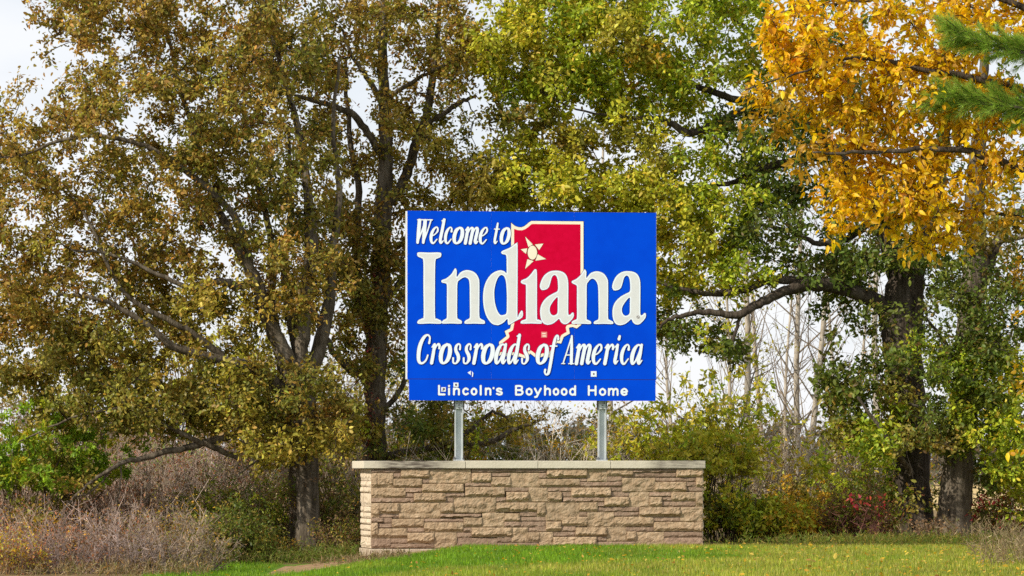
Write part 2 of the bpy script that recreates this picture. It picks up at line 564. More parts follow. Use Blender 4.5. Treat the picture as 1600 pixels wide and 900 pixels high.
link_mesh('footing', box_mesh('footing', -0.03, WALL_LEN + 0.02, -0.03, WALL_D + 0.02, -0.6, -0.009, bevel=0.015, splay=SPLAY), wall, [M['footing']])

# traced stones: (crop column offset, x0, y0, x1, y1, kind) in a 5.4545x enlargement of the photo
A, B, C_, D = 555.0, 695.0, 835.0, 965.0
ST = [
    (A, 135, 108, 385, 140, 'p'), (A, 385, 108, 625, 186, 'l'), (A, 135, 140, 187, 265, 'l'), (A, 187, 140, 322, 265, 'l'), (A, 322, 140, 385, 186, 'p'),
    (A, 625, 108, 978, 230, 'L'), (A, 322, 186, 565, 265, 'l'), (A, 565, 186, 625, 230, 'p'), (A, 565, 230, 915, 308, 'l'), (A, 425, 265, 565, 308, 'p'),
    (A, 135, 265, 425, 350, 'l'), (A, 495, 308, 765, 390, 'l'), (A, 765, 308, 923, 345, 'p'), (A, 765, 345, 832, 390, 'p'), (A, 425, 308, 495, 350, 'p'),
    (A, 135, 350, 495, 392, 'p'), (A, 135, 392, 205, 515, 'l'), (A, 205, 392, 370, 485, 'l'), (A, 370, 390, 720, 525, 'L'), (A, 720, 390, 832, 485, 'l'),
    (A, 205, 485, 370, 515, 'p'), (A, 135, 515, 240, 557, 'p'), (A, 240, 515, 310, 565, 'p'), (A, 310, 525, 580, 602, 'l'), (A, 720, 485, 1066, 515, 'p'),
    (A, 580, 525, 915, 555, 'p'), (A, 580, 555, 915, 640, 'l'), (A, 135, 557, 190, 690, 'l'), (A, 190, 565, 310, 605, 'p'), (A, 190, 605, 440, 690, 'l'),
    (A, 440, 602, 580, 642, 'p'), (A, 440, 642, 665, 735, 'l'), (A, 665, 640, 858, 775, 'L'), (A, 135, 690, 300, 775, 'p'), (A, 300, 690, 440, 735, 'p'),
    (A, 300, 735, 665, 775, 'p'),
    (B, 220, 103, 853, 138, 'p'), (B, 220, 138, 385, 220, 'l'), (B, 385, 138, 550, 174, 'p'), (B, 385, 174, 550, 260, 'l'), (B, 550, 138, 800, 262, 'L'),
    (B, 165, 220, 385, 258, 'p'), (B, 165, 258, 500, 345, 'l'), (B, 500, 260, 705, 300, 'p'), (B, 515, 300, 705, 388, 'l'), (B, 430, 345, 515, 388, 'p'),
    (B, 705, 262, 868, 388, 'L'), (B, 70, 345, 430, 480, 'L'), (B, 430, 388, 775, 468, 'l'), (B, 775, 388, 848, 512, 'l'), (B, 500, 480, 630, 552, 'l'),
    (B, 310, 475, 500, 600, 'L'), (B, 630, 468, 775, 512, 'p'), (B, 630, 512, 985, 550, 'p'), (B, 500, 552, 630, 600, 'p'), (B, 630, 550, 850, 602, 'p'),
    (B, 152, 515, 308, 600, 'l'), (B, 152, 600, 220, 642, 'p'), (B, 220, 600, 560, 682, 'l'), (B, 95, 642, 220, 688, 'p'), (B, 95, 688, 438, 772, 'P'),
    (B, 560, 600, 700, 728, 'L'), (B, 700, 602, 855, 640, 'p'), (B, 700, 640, 797, 728, 'l'), (B, 438, 682, 560, 730, 'p'), (B, 438, 730, 797, 772, 'p'),
    (C_, 30, 138, 95, 188, 'p'), (C_, 95, 103, 440, 182, 'l'), (C_, 440, 103, 612, 216, 'L'), (C_, 612, 105, 834, 168, 'l'), (C_, 30, 188, 378, 258, 'l'),
    (C_, 378, 182, 440, 216, 'p'), (C_, 378, 216, 738, 262, 'p'), (C_, 612, 168, 738, 216, 'p'), (C_, 105, 262, 305, 300, 'p'), (C_, 105, 300, 225, 388, 'l'),
    (C_, 225, 300, 305, 346, 'p'), (C_, 305, 262, 642, 346, 'l'), (C_, 235, 346, 587, 388, 'p'), (C_, 642, 262, 738, 300, 'p'), (C_, 642, 300, 798, 342, 'p'),
    (C_, 587, 342, 798, 425, 'l'), (C_, 85, 388, 375, 548, 'L'), (C_, 375, 388, 530, 470, 'l'), (C_, 530, 388, 587, 428, 'p'), (C_, 530, 428, 884, 472, 'p'),
    (C_, 375, 470, 443, 508, 'p'), (C_, 443, 472, 670, 600, 'L'), (C_, 670, 472, 888, 510, 'p'), (C_, 225, 510, 443, 592, 'l'), (C_, 670, 510, 1010, 595, 'l'),
    (C_, 88, 550, 220, 635, 'l'), (C_, 0, 592, 88, 638, 'p'), (C_, 220, 592, 342, 638, 'p'), (C_, 342, 600, 607, 678, 'l'), (C_, 150, 638, 342, 680, 'p'),
    (C_, 32, 638, 150, 770, 'L'), (C_, 150, 680, 520, 770, 'l'), (C_, 520, 678, 607, 722, 'p'), (C_, 500, 722, 859, 770, 'p'), (C_, 607, 595, 780, 722, 'L'),
    (C_, 780, 635, 859, 722, 'l'),
    (D, 125, 103, 495, 138, 'p'), (D, 0, 138, 495, 178, 'p'), (D, 495, 103, 725, 178, 'l'), (D, 30, 180, 315, 302, 'L'), (D, 315, 180, 665, 216, 'p'),
    (D, 665, 178, 725, 260, 'l'), (D, 315, 216, 582, 302, 'l'), (D, 582, 216, 665, 260, 'p'), (D, 582, 260, 725, 300, 'p'), (D, 265, 302, 450, 342, 'p'),
    (D, 450, 302, 662, 382, 'l'), (D, 90, 302, 265, 430, 'L'), (D, 265, 342, 373, 430, 'l'), (D, 373, 382, 662, 430, 'p'), (D, 662, 300, 725, 430, 'l'),
    (D, 178, 430, 530, 512, 'l'), (D, 530, 430, 725, 556, 'L'), (D, 302, 512, 530, 556, 'p'), (D, 302, 556, 648, 635, 'l'), (D, 648, 556, 725, 640, 'l'),
    (D, 60, 600, 302, 640, 'p'), (D, 150, 640, 390, 770, 'L'), (D, 390, 640, 725, 688, 'p'), (D, 390, 688, 725, 770, 'P'),
]
S = 5.4545


def split_stone(w, h, kind, seed, prof='under'):
    """rock faced block: x along, z up, front at y = 0 pushed out by up to a few cm, ragged undercut at the bottom"""
    nx = max(4, min(26, int(w / 0.032)))
    nz = max(4, min(12, int(h / 0.020)))
    V, F = [], []
    proud = {'l': 0.060, 'L': 0.036, 'p': 0.026, 'P': 0.030}[kind] * (0.8 + 0.5 * ((seed * 37) % 10) / 10)
    if kind == 'p' and seed % 3 == 0:
        proud *= 1.7
    tilt = (((seed * 53) % 20) / 10 - 1) * 0.008
    for j in range(nz + 1):
        v = j / nz
        for i in range(nx + 1):
            u = i / nx
            q = Vector((u * w * 5 + seed * 3.1, v * h * 7, seed * 1.7))
            rag = 0.26 * mnoise.noise(q * 1.6) + 0.16 * mnoise.noise(q * 4.0)
            vv = v + rag * (1 - abs(2 * v - 1))
            if kind == 'L':                     # rougher, flat-ish, pitched all round
                f = 0.55 + 0.9 * mnoise.noise(q * 1.3) + 0.35 * mnoise.noise(q * 3.4)
                f = 0.62 + 0.7 * mnoise.noise(q * 1.3) + 0.30 * mnoise.noise(q * 3.4) + 0.15 * mnoise.noise(q * 8.0)
                f *= min(1, max(0, vv) / 0.14 + 0.35)
            else:                               # bottom part undercut, top sloping back
                if vv < 0.30:
                    f = 0.08 + 1.0 * max(0.0, vv / 0.30) ** 1.6
                else:
                    f = 1.0 - 0.45 * (vv - 0.30) / 0.7
                f += 0.26 * mnoise.noise(q * 1.5) + 0.20 * mnoise.noise(q * 3.7) + 0.12 * mnoise.noise(q * 8.5)
            if j == 0:
                f = min(f, 0.12)
            elif i in (0, nx) or j == nz:
                f *= 0.8
            V.append((u * w, -(proud * max(0.0, f)) - tilt * (v - 0.5), v * h + (0.008 * mnoise.noise(q * 2.3) if j in (0,) else 0)))
    n = len(V)
    W_ = nx + 1
    for j in range(nz):
        for i in range(nx):
            a = j * W_ + i
            F.append((a, a + 1, a + W_ + 1, a + W_))
    # side returns into the wall
    rim = [i for i in range(nx + 1)] + [j * W_ + nx for j in range(1, nz + 1)] + [nz * W_ + i for i in range(nx - 1, -1, -1)] + [j * W_ for j in range(nz - 1, 0, -1)]
    b0 = len(V)
    for r in rim:
        V.append((V[r][0], 0.06, V[r][2]))
    m = len(rim)
    for k in range(m):
        k2 = (k + 1) % m
        F.append((rim[k2], rim[k], b0 + k, b0 + k2))
    me = bpy.data.meshes.new('stone')
    me.from_pydata(V, [], F)
    return me


rects = []
for (x0c, a, b, c, d, k) in ST:
    px0, px1 = x0c + a / S, x0c + c / S
    py0, py1 = 715 + b / S, 715 + d / S
    rects.append([px0, py0, px1, py1, k])
# fill what the tracing left open with thin pieces
gx0, gx1, gy0, gy1, gs = 579.8, 1097.8, 733.6, 857.0, 1.0
cov = np.zeros((int((gy1 - gy0) / gs), int((gx1 - gx0) / gs)), bool)
for r in rects:
    cov[max(0, int(round(r[1] - gy0))):max(0, int(round(r[3] - gy0))), max(0, int(round(r[0] - gx0))):max(0, int(round(r[2] - gx0)))] = True
for j in range(cov.shape[0]):
    for i in range(cov.shape[1]):
        if cov[j, i]:
            continue
        w = 0
        while i + w < cov.shape[1] and not cov[j, i + w] and w < 60:
            w += 1
        h = 0
        while j + h < cov.shape[0] and h < 16 and not cov[j + h, i:i + w].any():
            h += 1
        cov[j:j + h, i:i + w] = True
        if w >= 4 and h >= 4:
            rects.append([gx0 + i, gy0 + j, gx0 + i + w, gy0 + j + h, 'p'])
for n_, (px0, py0, px1, py1, k) in enumerate(rects):
    u0, u1 = (px0 - 580) / PXM, (px1 - 580) / PXM
    z0, z1 = (857 - py1) / PXM, (857 - py0) / PXM
    u0, u1 = max(0.0, u0), min(WALL_LEN, u1)
    z0, z1 = max(0.0, z0), min(WALL_H - 0.004, z1)
    j = 0.0012
    me = split_stone(u1 - u0 - 2 * j, z1 - z0 - 2 * j, k, n_)
    o = link_mesh('stone', me, wall, [M['stone_light'] if k in 'lL' else M['stone_pink']])
    o.location = (u0 + j, 0.0 - (0.004 if k in 'lL' else 0.0), z0 + j)
# end faces: courses of larger blocks
for side in (0, 1):
    z = 0.0
    n_ = 300 + side * 50
    ang = math.atan2(SPLAY, WALL_D)
    while z < WALL_H - 0.03:
        h = random.choice([0.12, 0.17, 0.22, 0.26])
        if z + h > WALL_H - 0.09:
            h = WALL_H - 0.004 - z
        x = 0.03
        L = math.hypot(WALL_D, SPLAY)
        while x < L - 0.02:
            w = random.choice([0.3, 0.45, 0.6])
            if x + w > L - 0.12:
                w = L - x
            me = split_stone(w - 0.01, h - 0.01, 'P', n_)
            o = link_mesh('stone', me, wall, [M['stone_pale']])
            n_ += 1
            if side == 0:
                # local x runs from the back corner to the front corner
                o.rotation_euler = (0, 0, -math.pi / 2 + ang)
                t = (L - x) / L
                o.location = (-SPLAY * t + 0.012 + 0.0, WALL_D * t, z + 0.005)
                xx = L - (x)
                o.location = (-SPLAY * (xx / L) + 0.01, WALL_D * (xx / L) + 0.0, z + 0.005)
            else:
                o.rotation_euler = (0, 0, math.pi / 2 - ang)
                o.location = (WALL_LEN + SPLAY * (x / L) - 0.01, WALL_D * (x / L), z + 0.005)
            x += w
        z += h

# cap slabs
CAP_H = 12.0 / PXM
caps = [560.5, 726.0, 838.6, 952.5, 1101.5]
for i in range(4):
    u0, u1 = (caps[i] + (7 if i == 0 else 0) - 580) / PXM, (caps[i + 1] - 580) / PXM
    import bmesh
    me = box_mesh('cap_slab', u0 + 0.004, u1 - 0.004, -0.085, WALL_D + 0.08, WALL_H + 0.003, WALL_H + CAP_H - (0.004 if i == 0 else 0) + 0.002 * (i % 2), bevel=0.010, splay=0.0)
    if i in (0, 3):
        bm = bmesh.new()
        bm.from_mesh(me)
        bmesh.ops.subdivide_edges(bm, edges=[e for e in bm.edges if abs((e.verts[0].co - e.verts[1].co).x) > 0.4], cuts=14)
        for v in bm.verts:                     # widen the back to follow the splayed end
            f = max(0.0, v.co.y / WALL_D) * SPLAY
            if i == 0 and v.co.x < u0 + 0.2:
                v.co.x -= f
            if i == 3 and v.co.x > u1 - 0.2:
                v.co.x += f
        bm.to_mesh(me)
        bm.free()
    a = me.attributes.new('stain', 'FLOAT', 'POINT')
    vals = []
    for v in me.vertices:
        px = 580 + v.co.x * PXM
        s = 0.0
        if i == 0:
            s = max(0.0, min(1.0, (px - 585) / 25)) * max(0.0, min(1.0, (722 - px) / 50)) * 1.0
        if i == 3:
            s = max(0.0, min(1.0, (px - 1005) / 30)) * (0.95 if px < 1040 else 0.72)
        vals.append(s)
    a.data.foreach_set('value', vals)
    link_mesh('cap_slab', me, wall, [M['cap']])
link_mesh('cap_joint', box_mesh('cap_joint', 0.05, WALL_LEN - 0.05, -0.02, WALL_D - 0.05, WALL_H - 0.001, WALL_H + CAP_H * 0.85), wall, [M['core']])

# ------------------------------------------------------------------ the sign
SIGN_Y = 60.55
sg = P(831.5, 626.0, SIGN_Y)
SU = FPX / SIGN_Y * math.cos(TH)       # photo px per metre along the panel
SV = FPX / SIGN_Y
sign = empty('welcome_sign', (sg[0], sg[1], sg[2]), TH)
tag(sign, 'large blue highway welcome sign with red state map, standing on the stone wall', 'sign')


def s_loc(px, py, out_=0.0):
    return ((px - 831.5) / SU, -out_, (626.0 - py) / SV)


def panel(name, px0, px1, py0, py1, thick, front, face):
    x0, _, z0 = s_loc(px0, py1)
    x1, _, z1 = s_loc(px1, py0)
    me = box_mesh(name, x0, x1, -front, -front + thick, z0, z1)
    o = link_mesh(name, me, sign, [M['alu'], face])
    for p in me.polygons:
        if p.normal.y < -0.9:
            p.material_index = 1
    return o


# backing frame, seen as the pale edge to the left
link_mesh('backing_frame', box_mesh('backing_frame', s_loc(634.5, 0)[0], s_loc(1026.6, 0)[0], 0.004, 0.07, s_loc(0, 594)[2] + 0.01, s_loc(0, 331.6)[2]), sign, [M['alu']])
for a, b in ((637.0, 767.3), (767.5, 897.2), (897.4, 1026.0)):
    panel('panel_sheet', a, b, 331.0, 593.6, 0.02, 0.02, M['blue'])
panel('lower_panel', 639.5, 1025.0, 593.3, 626.0, 0.03, 0.024, M['blue'])
link_mesh('seam_strip', box_mesh('seam_strip', s_loc(639.5, 0)[0], s_loc(1025.0, 0)[0], -0.0225, -0.019, s_loc(0, 593.29)[2], s_loc(0, 592.2)[2]), sign, [M['navy']])
for k in range(9):                                          # rivets along the edges
    for px in (639.2, 1023.8):
        x, y, z = s_loc(px, 338 + k * 30.5)
        link_mesh('rivet', box_mesh('rivet', x - 0.006, x + 0.006, -0.026, -0.019, z - 0.006, z + 0.006, bevel=0.002), sign, [M['galv_dark']])


# ---- lettering as flat sheeting cut to shape: signed distance field -> contour mesh
def poly_sdf(gx, gy, pts):
    p = np.asarray(pts, float)
    q = np.roll(p, -1, axis=0)
    x, y = gx.ravel(), gy.ravel()
    best = np.full(x.shape, 1e9)
    ins = np.zeros(x.shape, bool)
    for (ax, ay), (bx, by) in zip(p, q):
        ex, ey = bx - ax, by - ay
        L2 = ex * ex + ey * ey + 1e-12
        t = np.clip(((x - ax) * ex + (y - ay) * ey) / L2, 0, 1)
        dd = (x - ax - t * ex) ** 2 + (y - ay - t * ey) ** 2
        np.minimum(best, dd, out=best)
        if ay != by:
            c = ((ay > y) != (by > y)) & (x < (bx - ax) * (y - ay) / (by - ay) + ax)
            ins ^= c
    d = np.sqrt(best)
    return np.where(ins, -d, d).reshape(gx.shape)


def stroke_sdf(gx, gy, pts):
    p = np.asarray(pts, float)
    best = np.full(gx.shape, 1e9)
    if len(p) == 1:
        p = np.vstack([p, p + np.array([0.001, 0, 0])])
    for (ax, ay, aw), (bx, by, bw) in zip(p[:-1], p[1:]):
        ex, ey = bx - ax, by - ay
        t = np.clip(((gx - ax) * ex + (gy - ay) * ey) / (ex * ex + ey * ey + 1e-12), 0, 1)
        np.minimum(best, np.hypot(gx - ax - t * ex, gy - ay - t * ey) - 0.5 * (aw + (bw - aw) * t), out=best)
    return best


def closed_spline(pts, n=4):
    p = np.asarray(pts, float)
    k = len(p)
    res = []
    for i in range(k):
        p0, p1, p2, p3 = p[i - 1], p[i], p[(i + 1) % k], p[(i + 2) % k]
        for t in np.arange(n) / n:
            res.append(0.5 * (2 * p1 + (p2 - p0) * t + (2 * p0 - 5 * p1 + 4 * p2 - p3) * t * t + (3 * p1 - p0 - 3 * p2 + p3) * t ** 3))
    return np.array(res)


def contour(f, xs, ys):
    """polygons covering f < 0 on the grid (rows merged into runs, borders cut by linear interpolation)"""
    polys = []
    neg = f < 0
    full = neg[:-1, :-1] & neg[1:, :-1] & neg[:-1, 1:] & neg[1:, 1:]
    anyn = neg[:-1, :-1] | neg[1:, :-1] | neg[:-1, 1:] | neg[1:, 1:]
    open_runs = {}
    ny, nx = full.shape
    for j in range(ny + 1):
        runs = set()
        if j < ny:
            i = 0
            row = full[j]
            while i < nx:
                if row[i]:
                    k = i
                    while k < nx and row[k]:
                        k += 1
                    runs.add((i, k))
                    i = k
                else:
                    i += 1
        for r in list(open_runs):
            if r not in runs:
                j0 = open_runs.pop(r)
                polys.append([(xs[r[0]], ys[j0]), (xs[r[1]], ys[j0]), (xs[r[1]], ys[j]), (xs[r[0]], ys[j])])
        for r in runs:
            open_runs.setdefault(r, j)
    for j, i in np.argwhere(anyn & ~full):
        c = [(i, j), (i + 1, j), (i + 1, j + 1), (i, j + 1)]
        out_ = []
        for k in range(4):
            (ia, ja), (ib, jb) = c[k], c[(k + 1) % 4]
            fa, fb = f[ja, ia], f[jb, ib]
            if fa < 0:
                out_.append((xs[ia], ys[ja]))
            if (fa < 0) != (fb < 0):
                t = fa / (fa - fb)
                out_.append((xs[ia] + t * (xs[ib] - xs[ia]), ys[ja] + t * (ys[jb] - ys[ja])))
        if len(out_) >= 3:
            polys.append(out_)
    return polys


def cut(name, polys=(), holes=(), strokes=(), layers=(), step=0.45, front=0.024, smooth=True, parent=None):
    """layers: (offset in px, material, stand-off in m); one mesh, one material slot per layer"""
    allp = [np.asarray(p, float)[:, :2] for p in list(polys) + list(strokes)]
    mx = max(o for o, _, _ in layers) + 1.2
    wmax = max([max(q[2] for q in s) for s in strokes] or [0])
    lo = np.min([p.min(axis=0) for p in allp], axis=0) - mx - wmax / 2
    hi = np.max([p.max(axis=0) for p in allp], axis=0) + mx + wmax / 2
    xs = np.arange(lo[0], hi[0] + step, step)
    ys = np.arange(lo[1], hi[1] + step, step)
    gx, gy = np.meshgrid(xs, ys)
    f = np.full(gx.shape, 1e9)
    for p in polys:
        f = np.minimum(f, poly_sdf(gx, gy, closed_spline(p) if smooth else p))
    for h in holes:
        f = np.maximum(f, -poly_sdf(gx, gy, closed_spline(h) if smooth else h))
    for s in strokes:
        f = np.minimum(f, stroke_sdf(gx, gy, spline(s, 5) if len(s) > 2 else s))
    V, Fc, MI = [], [], []
    for li, (off, mat, so) in enumerate(layers):
        for poly in contour(f - off, xs, ys):
            b = len(V)
            V += [s_loc(x, y, front + so) for x, y in poly]
            Fc.append(list(range(b, b + len(poly)))[::-1])
            MI.append(li)
    me = bpy.data.meshes.new(name)
    me.from_pydata(V, [], Fc)
    me.polygons.foreach_set('material_index', MI)
    return link_mesh(name, me, parent or sign, [m for _, m, _ in layers])


# state map: cream border with red field
def at(ox, oy, s, pts):
    return [(ox + x / s, oy + y / s) for x, y in pts]


map_left_top = at(780, 328, 6.4, [(118, 130), (138, 150), (162, 166), (190, 175), (222, 176), (248, 166), (272, 148), (296, 126), (320, 112), (842, 112)])
map_right = [(911.6, 420), (911.2, 500)]
map_low_r = at(780, 490, 8.18, [(1045, 143), (990, 188), (938, 168), (888, 178), (902, 252), (822, 298), (790, 382), (735, 372), (700, 470), (640, 560), (560, 545), (480, 575), (392, 508), (350, 575), (300, 565), (210, 530)])
map_low_l = at(640, 500, 6.925, [(1195, 405), (1110, 380), (1060, 395), (1000, 378), (945, 395), (935, 345), (965, 300), (968, 238), (1046, 176), (1028, 122), (1088, 92), (1098, 40)])
map_poly = map_left_top + map_right + map_low_r + map_low_l + [(798.4, 500), (798.4, 420)]
cut('state_map', polys=[map_poly], smooth=False, step=0.5, layers=[(0.9, M['navy'], 0.0006), (0.0, M['cream'], 0.0014), (-4.6, M['red'], 0.0022)])
# torch star: an oval and five rays
c2 = (780, 328, 6.4)
rays = [[(258, 268), (334, 346), (290, 372)], [(440, 337), (354, 346), (398, 402)], [(467, 491), (384, 444), (360, 509)],
        [(257, 592), (280, 494), (342, 512)], [(214, 396), (279, 385), (266, 441)]]
for r_ in rays:
    cut('star_ray', polys=[at(*c2, r_)], smooth=False, step=0.3, front=0.0275, layers=[(0.45, M['dark_red'], 0.0), (0.0, M['cream'], 0.0008)])
ov = [(330 + 47 * math.cos(a), 428 + 70 * math.sin(a)) for a in np.linspace(0, 2 * math.pi, 24, endpoint=False)]
cut('star_center', polys=[at(*c2, ov)], smooth=False, step=0.3, front=0.0277, layers=[(1.1, M['dark_red'], 0.0004), (0.0, M['cream'], 0.0012)])

# "Indiana": traced outlines
c3 = (640, 380, 6.43)
c4 = (800, 400, 6.957)
L_I = [(78, 118), (95, 101), (195, 103), (300, 101), (320, 118), (312, 146), (280, 162), (260, 195), (256, 450), (257, 735), (275, 762), (312, 780), (322, 798), (305, 814), (200, 812), (95, 816), (80, 798), (95, 778), (128, 760), (143, 735), (141, 450), (140, 195), (122, 160), (88, 144)]
L_n = [(460, 258), (474, 285), (474, 345), (510, 300), (560, 277), (610, 280), (660, 305), (690, 350), (700, 400), (700, 560), (700, 730), (715, 762), (748, 780), (756, 797), (745, 813), (650, 811), (562, 813), (551, 796), (565, 778), (595, 762), (605, 735), (604, 560), (602, 420), (592, 370), (565, 349), (540, 351), (502, 375), (481, 410), (478, 560), (478, 740), (490, 765), (517, 780), (525, 796), (512, 813), (420, 811), (335, 813), (325, 796), (340, 778), (365, 764), (375, 740), (375, 580), (375, 432), (362, 410), (330, 403), (319, 389), (330, 375), (372, 358), (420, 315), (445, 275)]
L_d = [(1070, 4), (1083, 25), (1083, 380), (1082, 725), (1098, 712), (1120, 680), (1135, 690), (1130, 745), (1060, 785), (998, 822), (985, 800), (980, 762), (945, 797), (900, 822), (865, 824), (820, 805), (775, 745), (747, 660), (737, 560), (743, 470), (767, 390), (810, 325), (858, 290), (910, 275), (950, 285), (972, 302), (973, 220), (972, 150), (963, 120), (930, 112), (919, 95), (935, 78), (1000, 50), (1045, 18)]
H_d = [(920, 322), (890, 345), (866, 400), (851, 470), (850, 540), (858, 610), (880, 680), (910, 722), (945, 722), (972, 700), (975, 610), (975, 520), (968, 400), (950, 340)]
L_i = [(250, 145), (268, 172), (269, 420), (270, 668), (284, 690), (318, 705), (322, 722), (310, 736), (205, 734), (105, 736), (92, 720), (105, 703), (140, 690), (151, 668), (150, 500), (150, 330), (138, 311), (108, 301), (95, 285), (105, 265), (160, 240), (205, 195), (235, 155)]
L_a = [(470, 158), (530, 165), (575, 190), (600, 235), (610, 300), (610, 460), (610, 622), (630, 636), (655, 613), (670, 623), (668, 660), (640, 700), (598, 736), (560, 738), (530, 717), (510, 682), (480, 707), (440, 735), (385, 748), (340, 732), (315, 690), (304, 620), (311, 550), (340, 490), (390, 440), (450, 405), (495, 376), (498, 300), (490, 240), (472, 210), (450, 210), (430, 235), (415, 290), (398, 338), (370, 362), (325, 370), (306, 350), (302, 318), (320, 260), (355, 205), (410, 168)]
H_a = [(494, 448), (460, 475), (422, 530), (408, 570), (412, 610), (430, 638), (455, 645), (485, 630), (494, 600), (495, 520)]
L_n2 = [(793, 143), (808, 172), (808, 235), (850, 187), (900, 165), (950, 166), (1000, 190), (1035, 240), (1045, 290), (1045, 480), (1045, 665), (1062, 690), (1095, 708), (1102, 722), (1090, 736), (995, 734), (900, 736), (888, 720), (900, 705), (930, 690), (941, 665), (940, 500), (937, 350), (925, 290), (895, 250), (860, 245), (827, 280), (812, 320), (811, 500), (810, 670), (822, 690), (850, 705), (860, 720), (848, 736), (755, 734), (660, 736), (648, 720), (660, 703), (690, 690), (705, 665), (705, 500), (705, 340), (694, 314), (665, 300), (647, 285), (655, 268), (700, 245), (750, 198), (778, 155)]
big = [(at(*c3, L_I), None), (at(*c3, L_n), None), (at(*c3, L_d), at(*c3, H_d)), (at(*c4, L_i), None), (at(*c4, L_a), at(*c4, H_a)), (at(*c4, L_n2), None),
       (at(800 + 788 / 6.957, 400, 6.957, L_a), at(800 + 788 / 6.957, 400, 6.957, H_a))]
for i, (p, h) in enumerate(big):
    so = 0.004 + 0.0003 * (i % 2)
    cut('letter', polys=[p], holes=[h] if h else [], layers=[(0.6, M['navy'], so), (0.0, M['white'], so + 0.001), (-2.0, M['offwhite'], so + 0.002)], step=0.42)
# registered mark on the last a
cut('trademark_symbol', strokes=[[(995.3, 493.3, 0.7), (998.5, 492.8, 0.7), (999.6, 495.2, 0.7), (997.8, 496.6, 0.7), (995.6, 495.6, 0.7), (995.3, 493.3, 0.7)], [(996.8, 494, 0.8), (998.0, 495.6, 0.8)]], step=0.25, layers=[(0.0, M['sticker_dark'], 0.0075)])

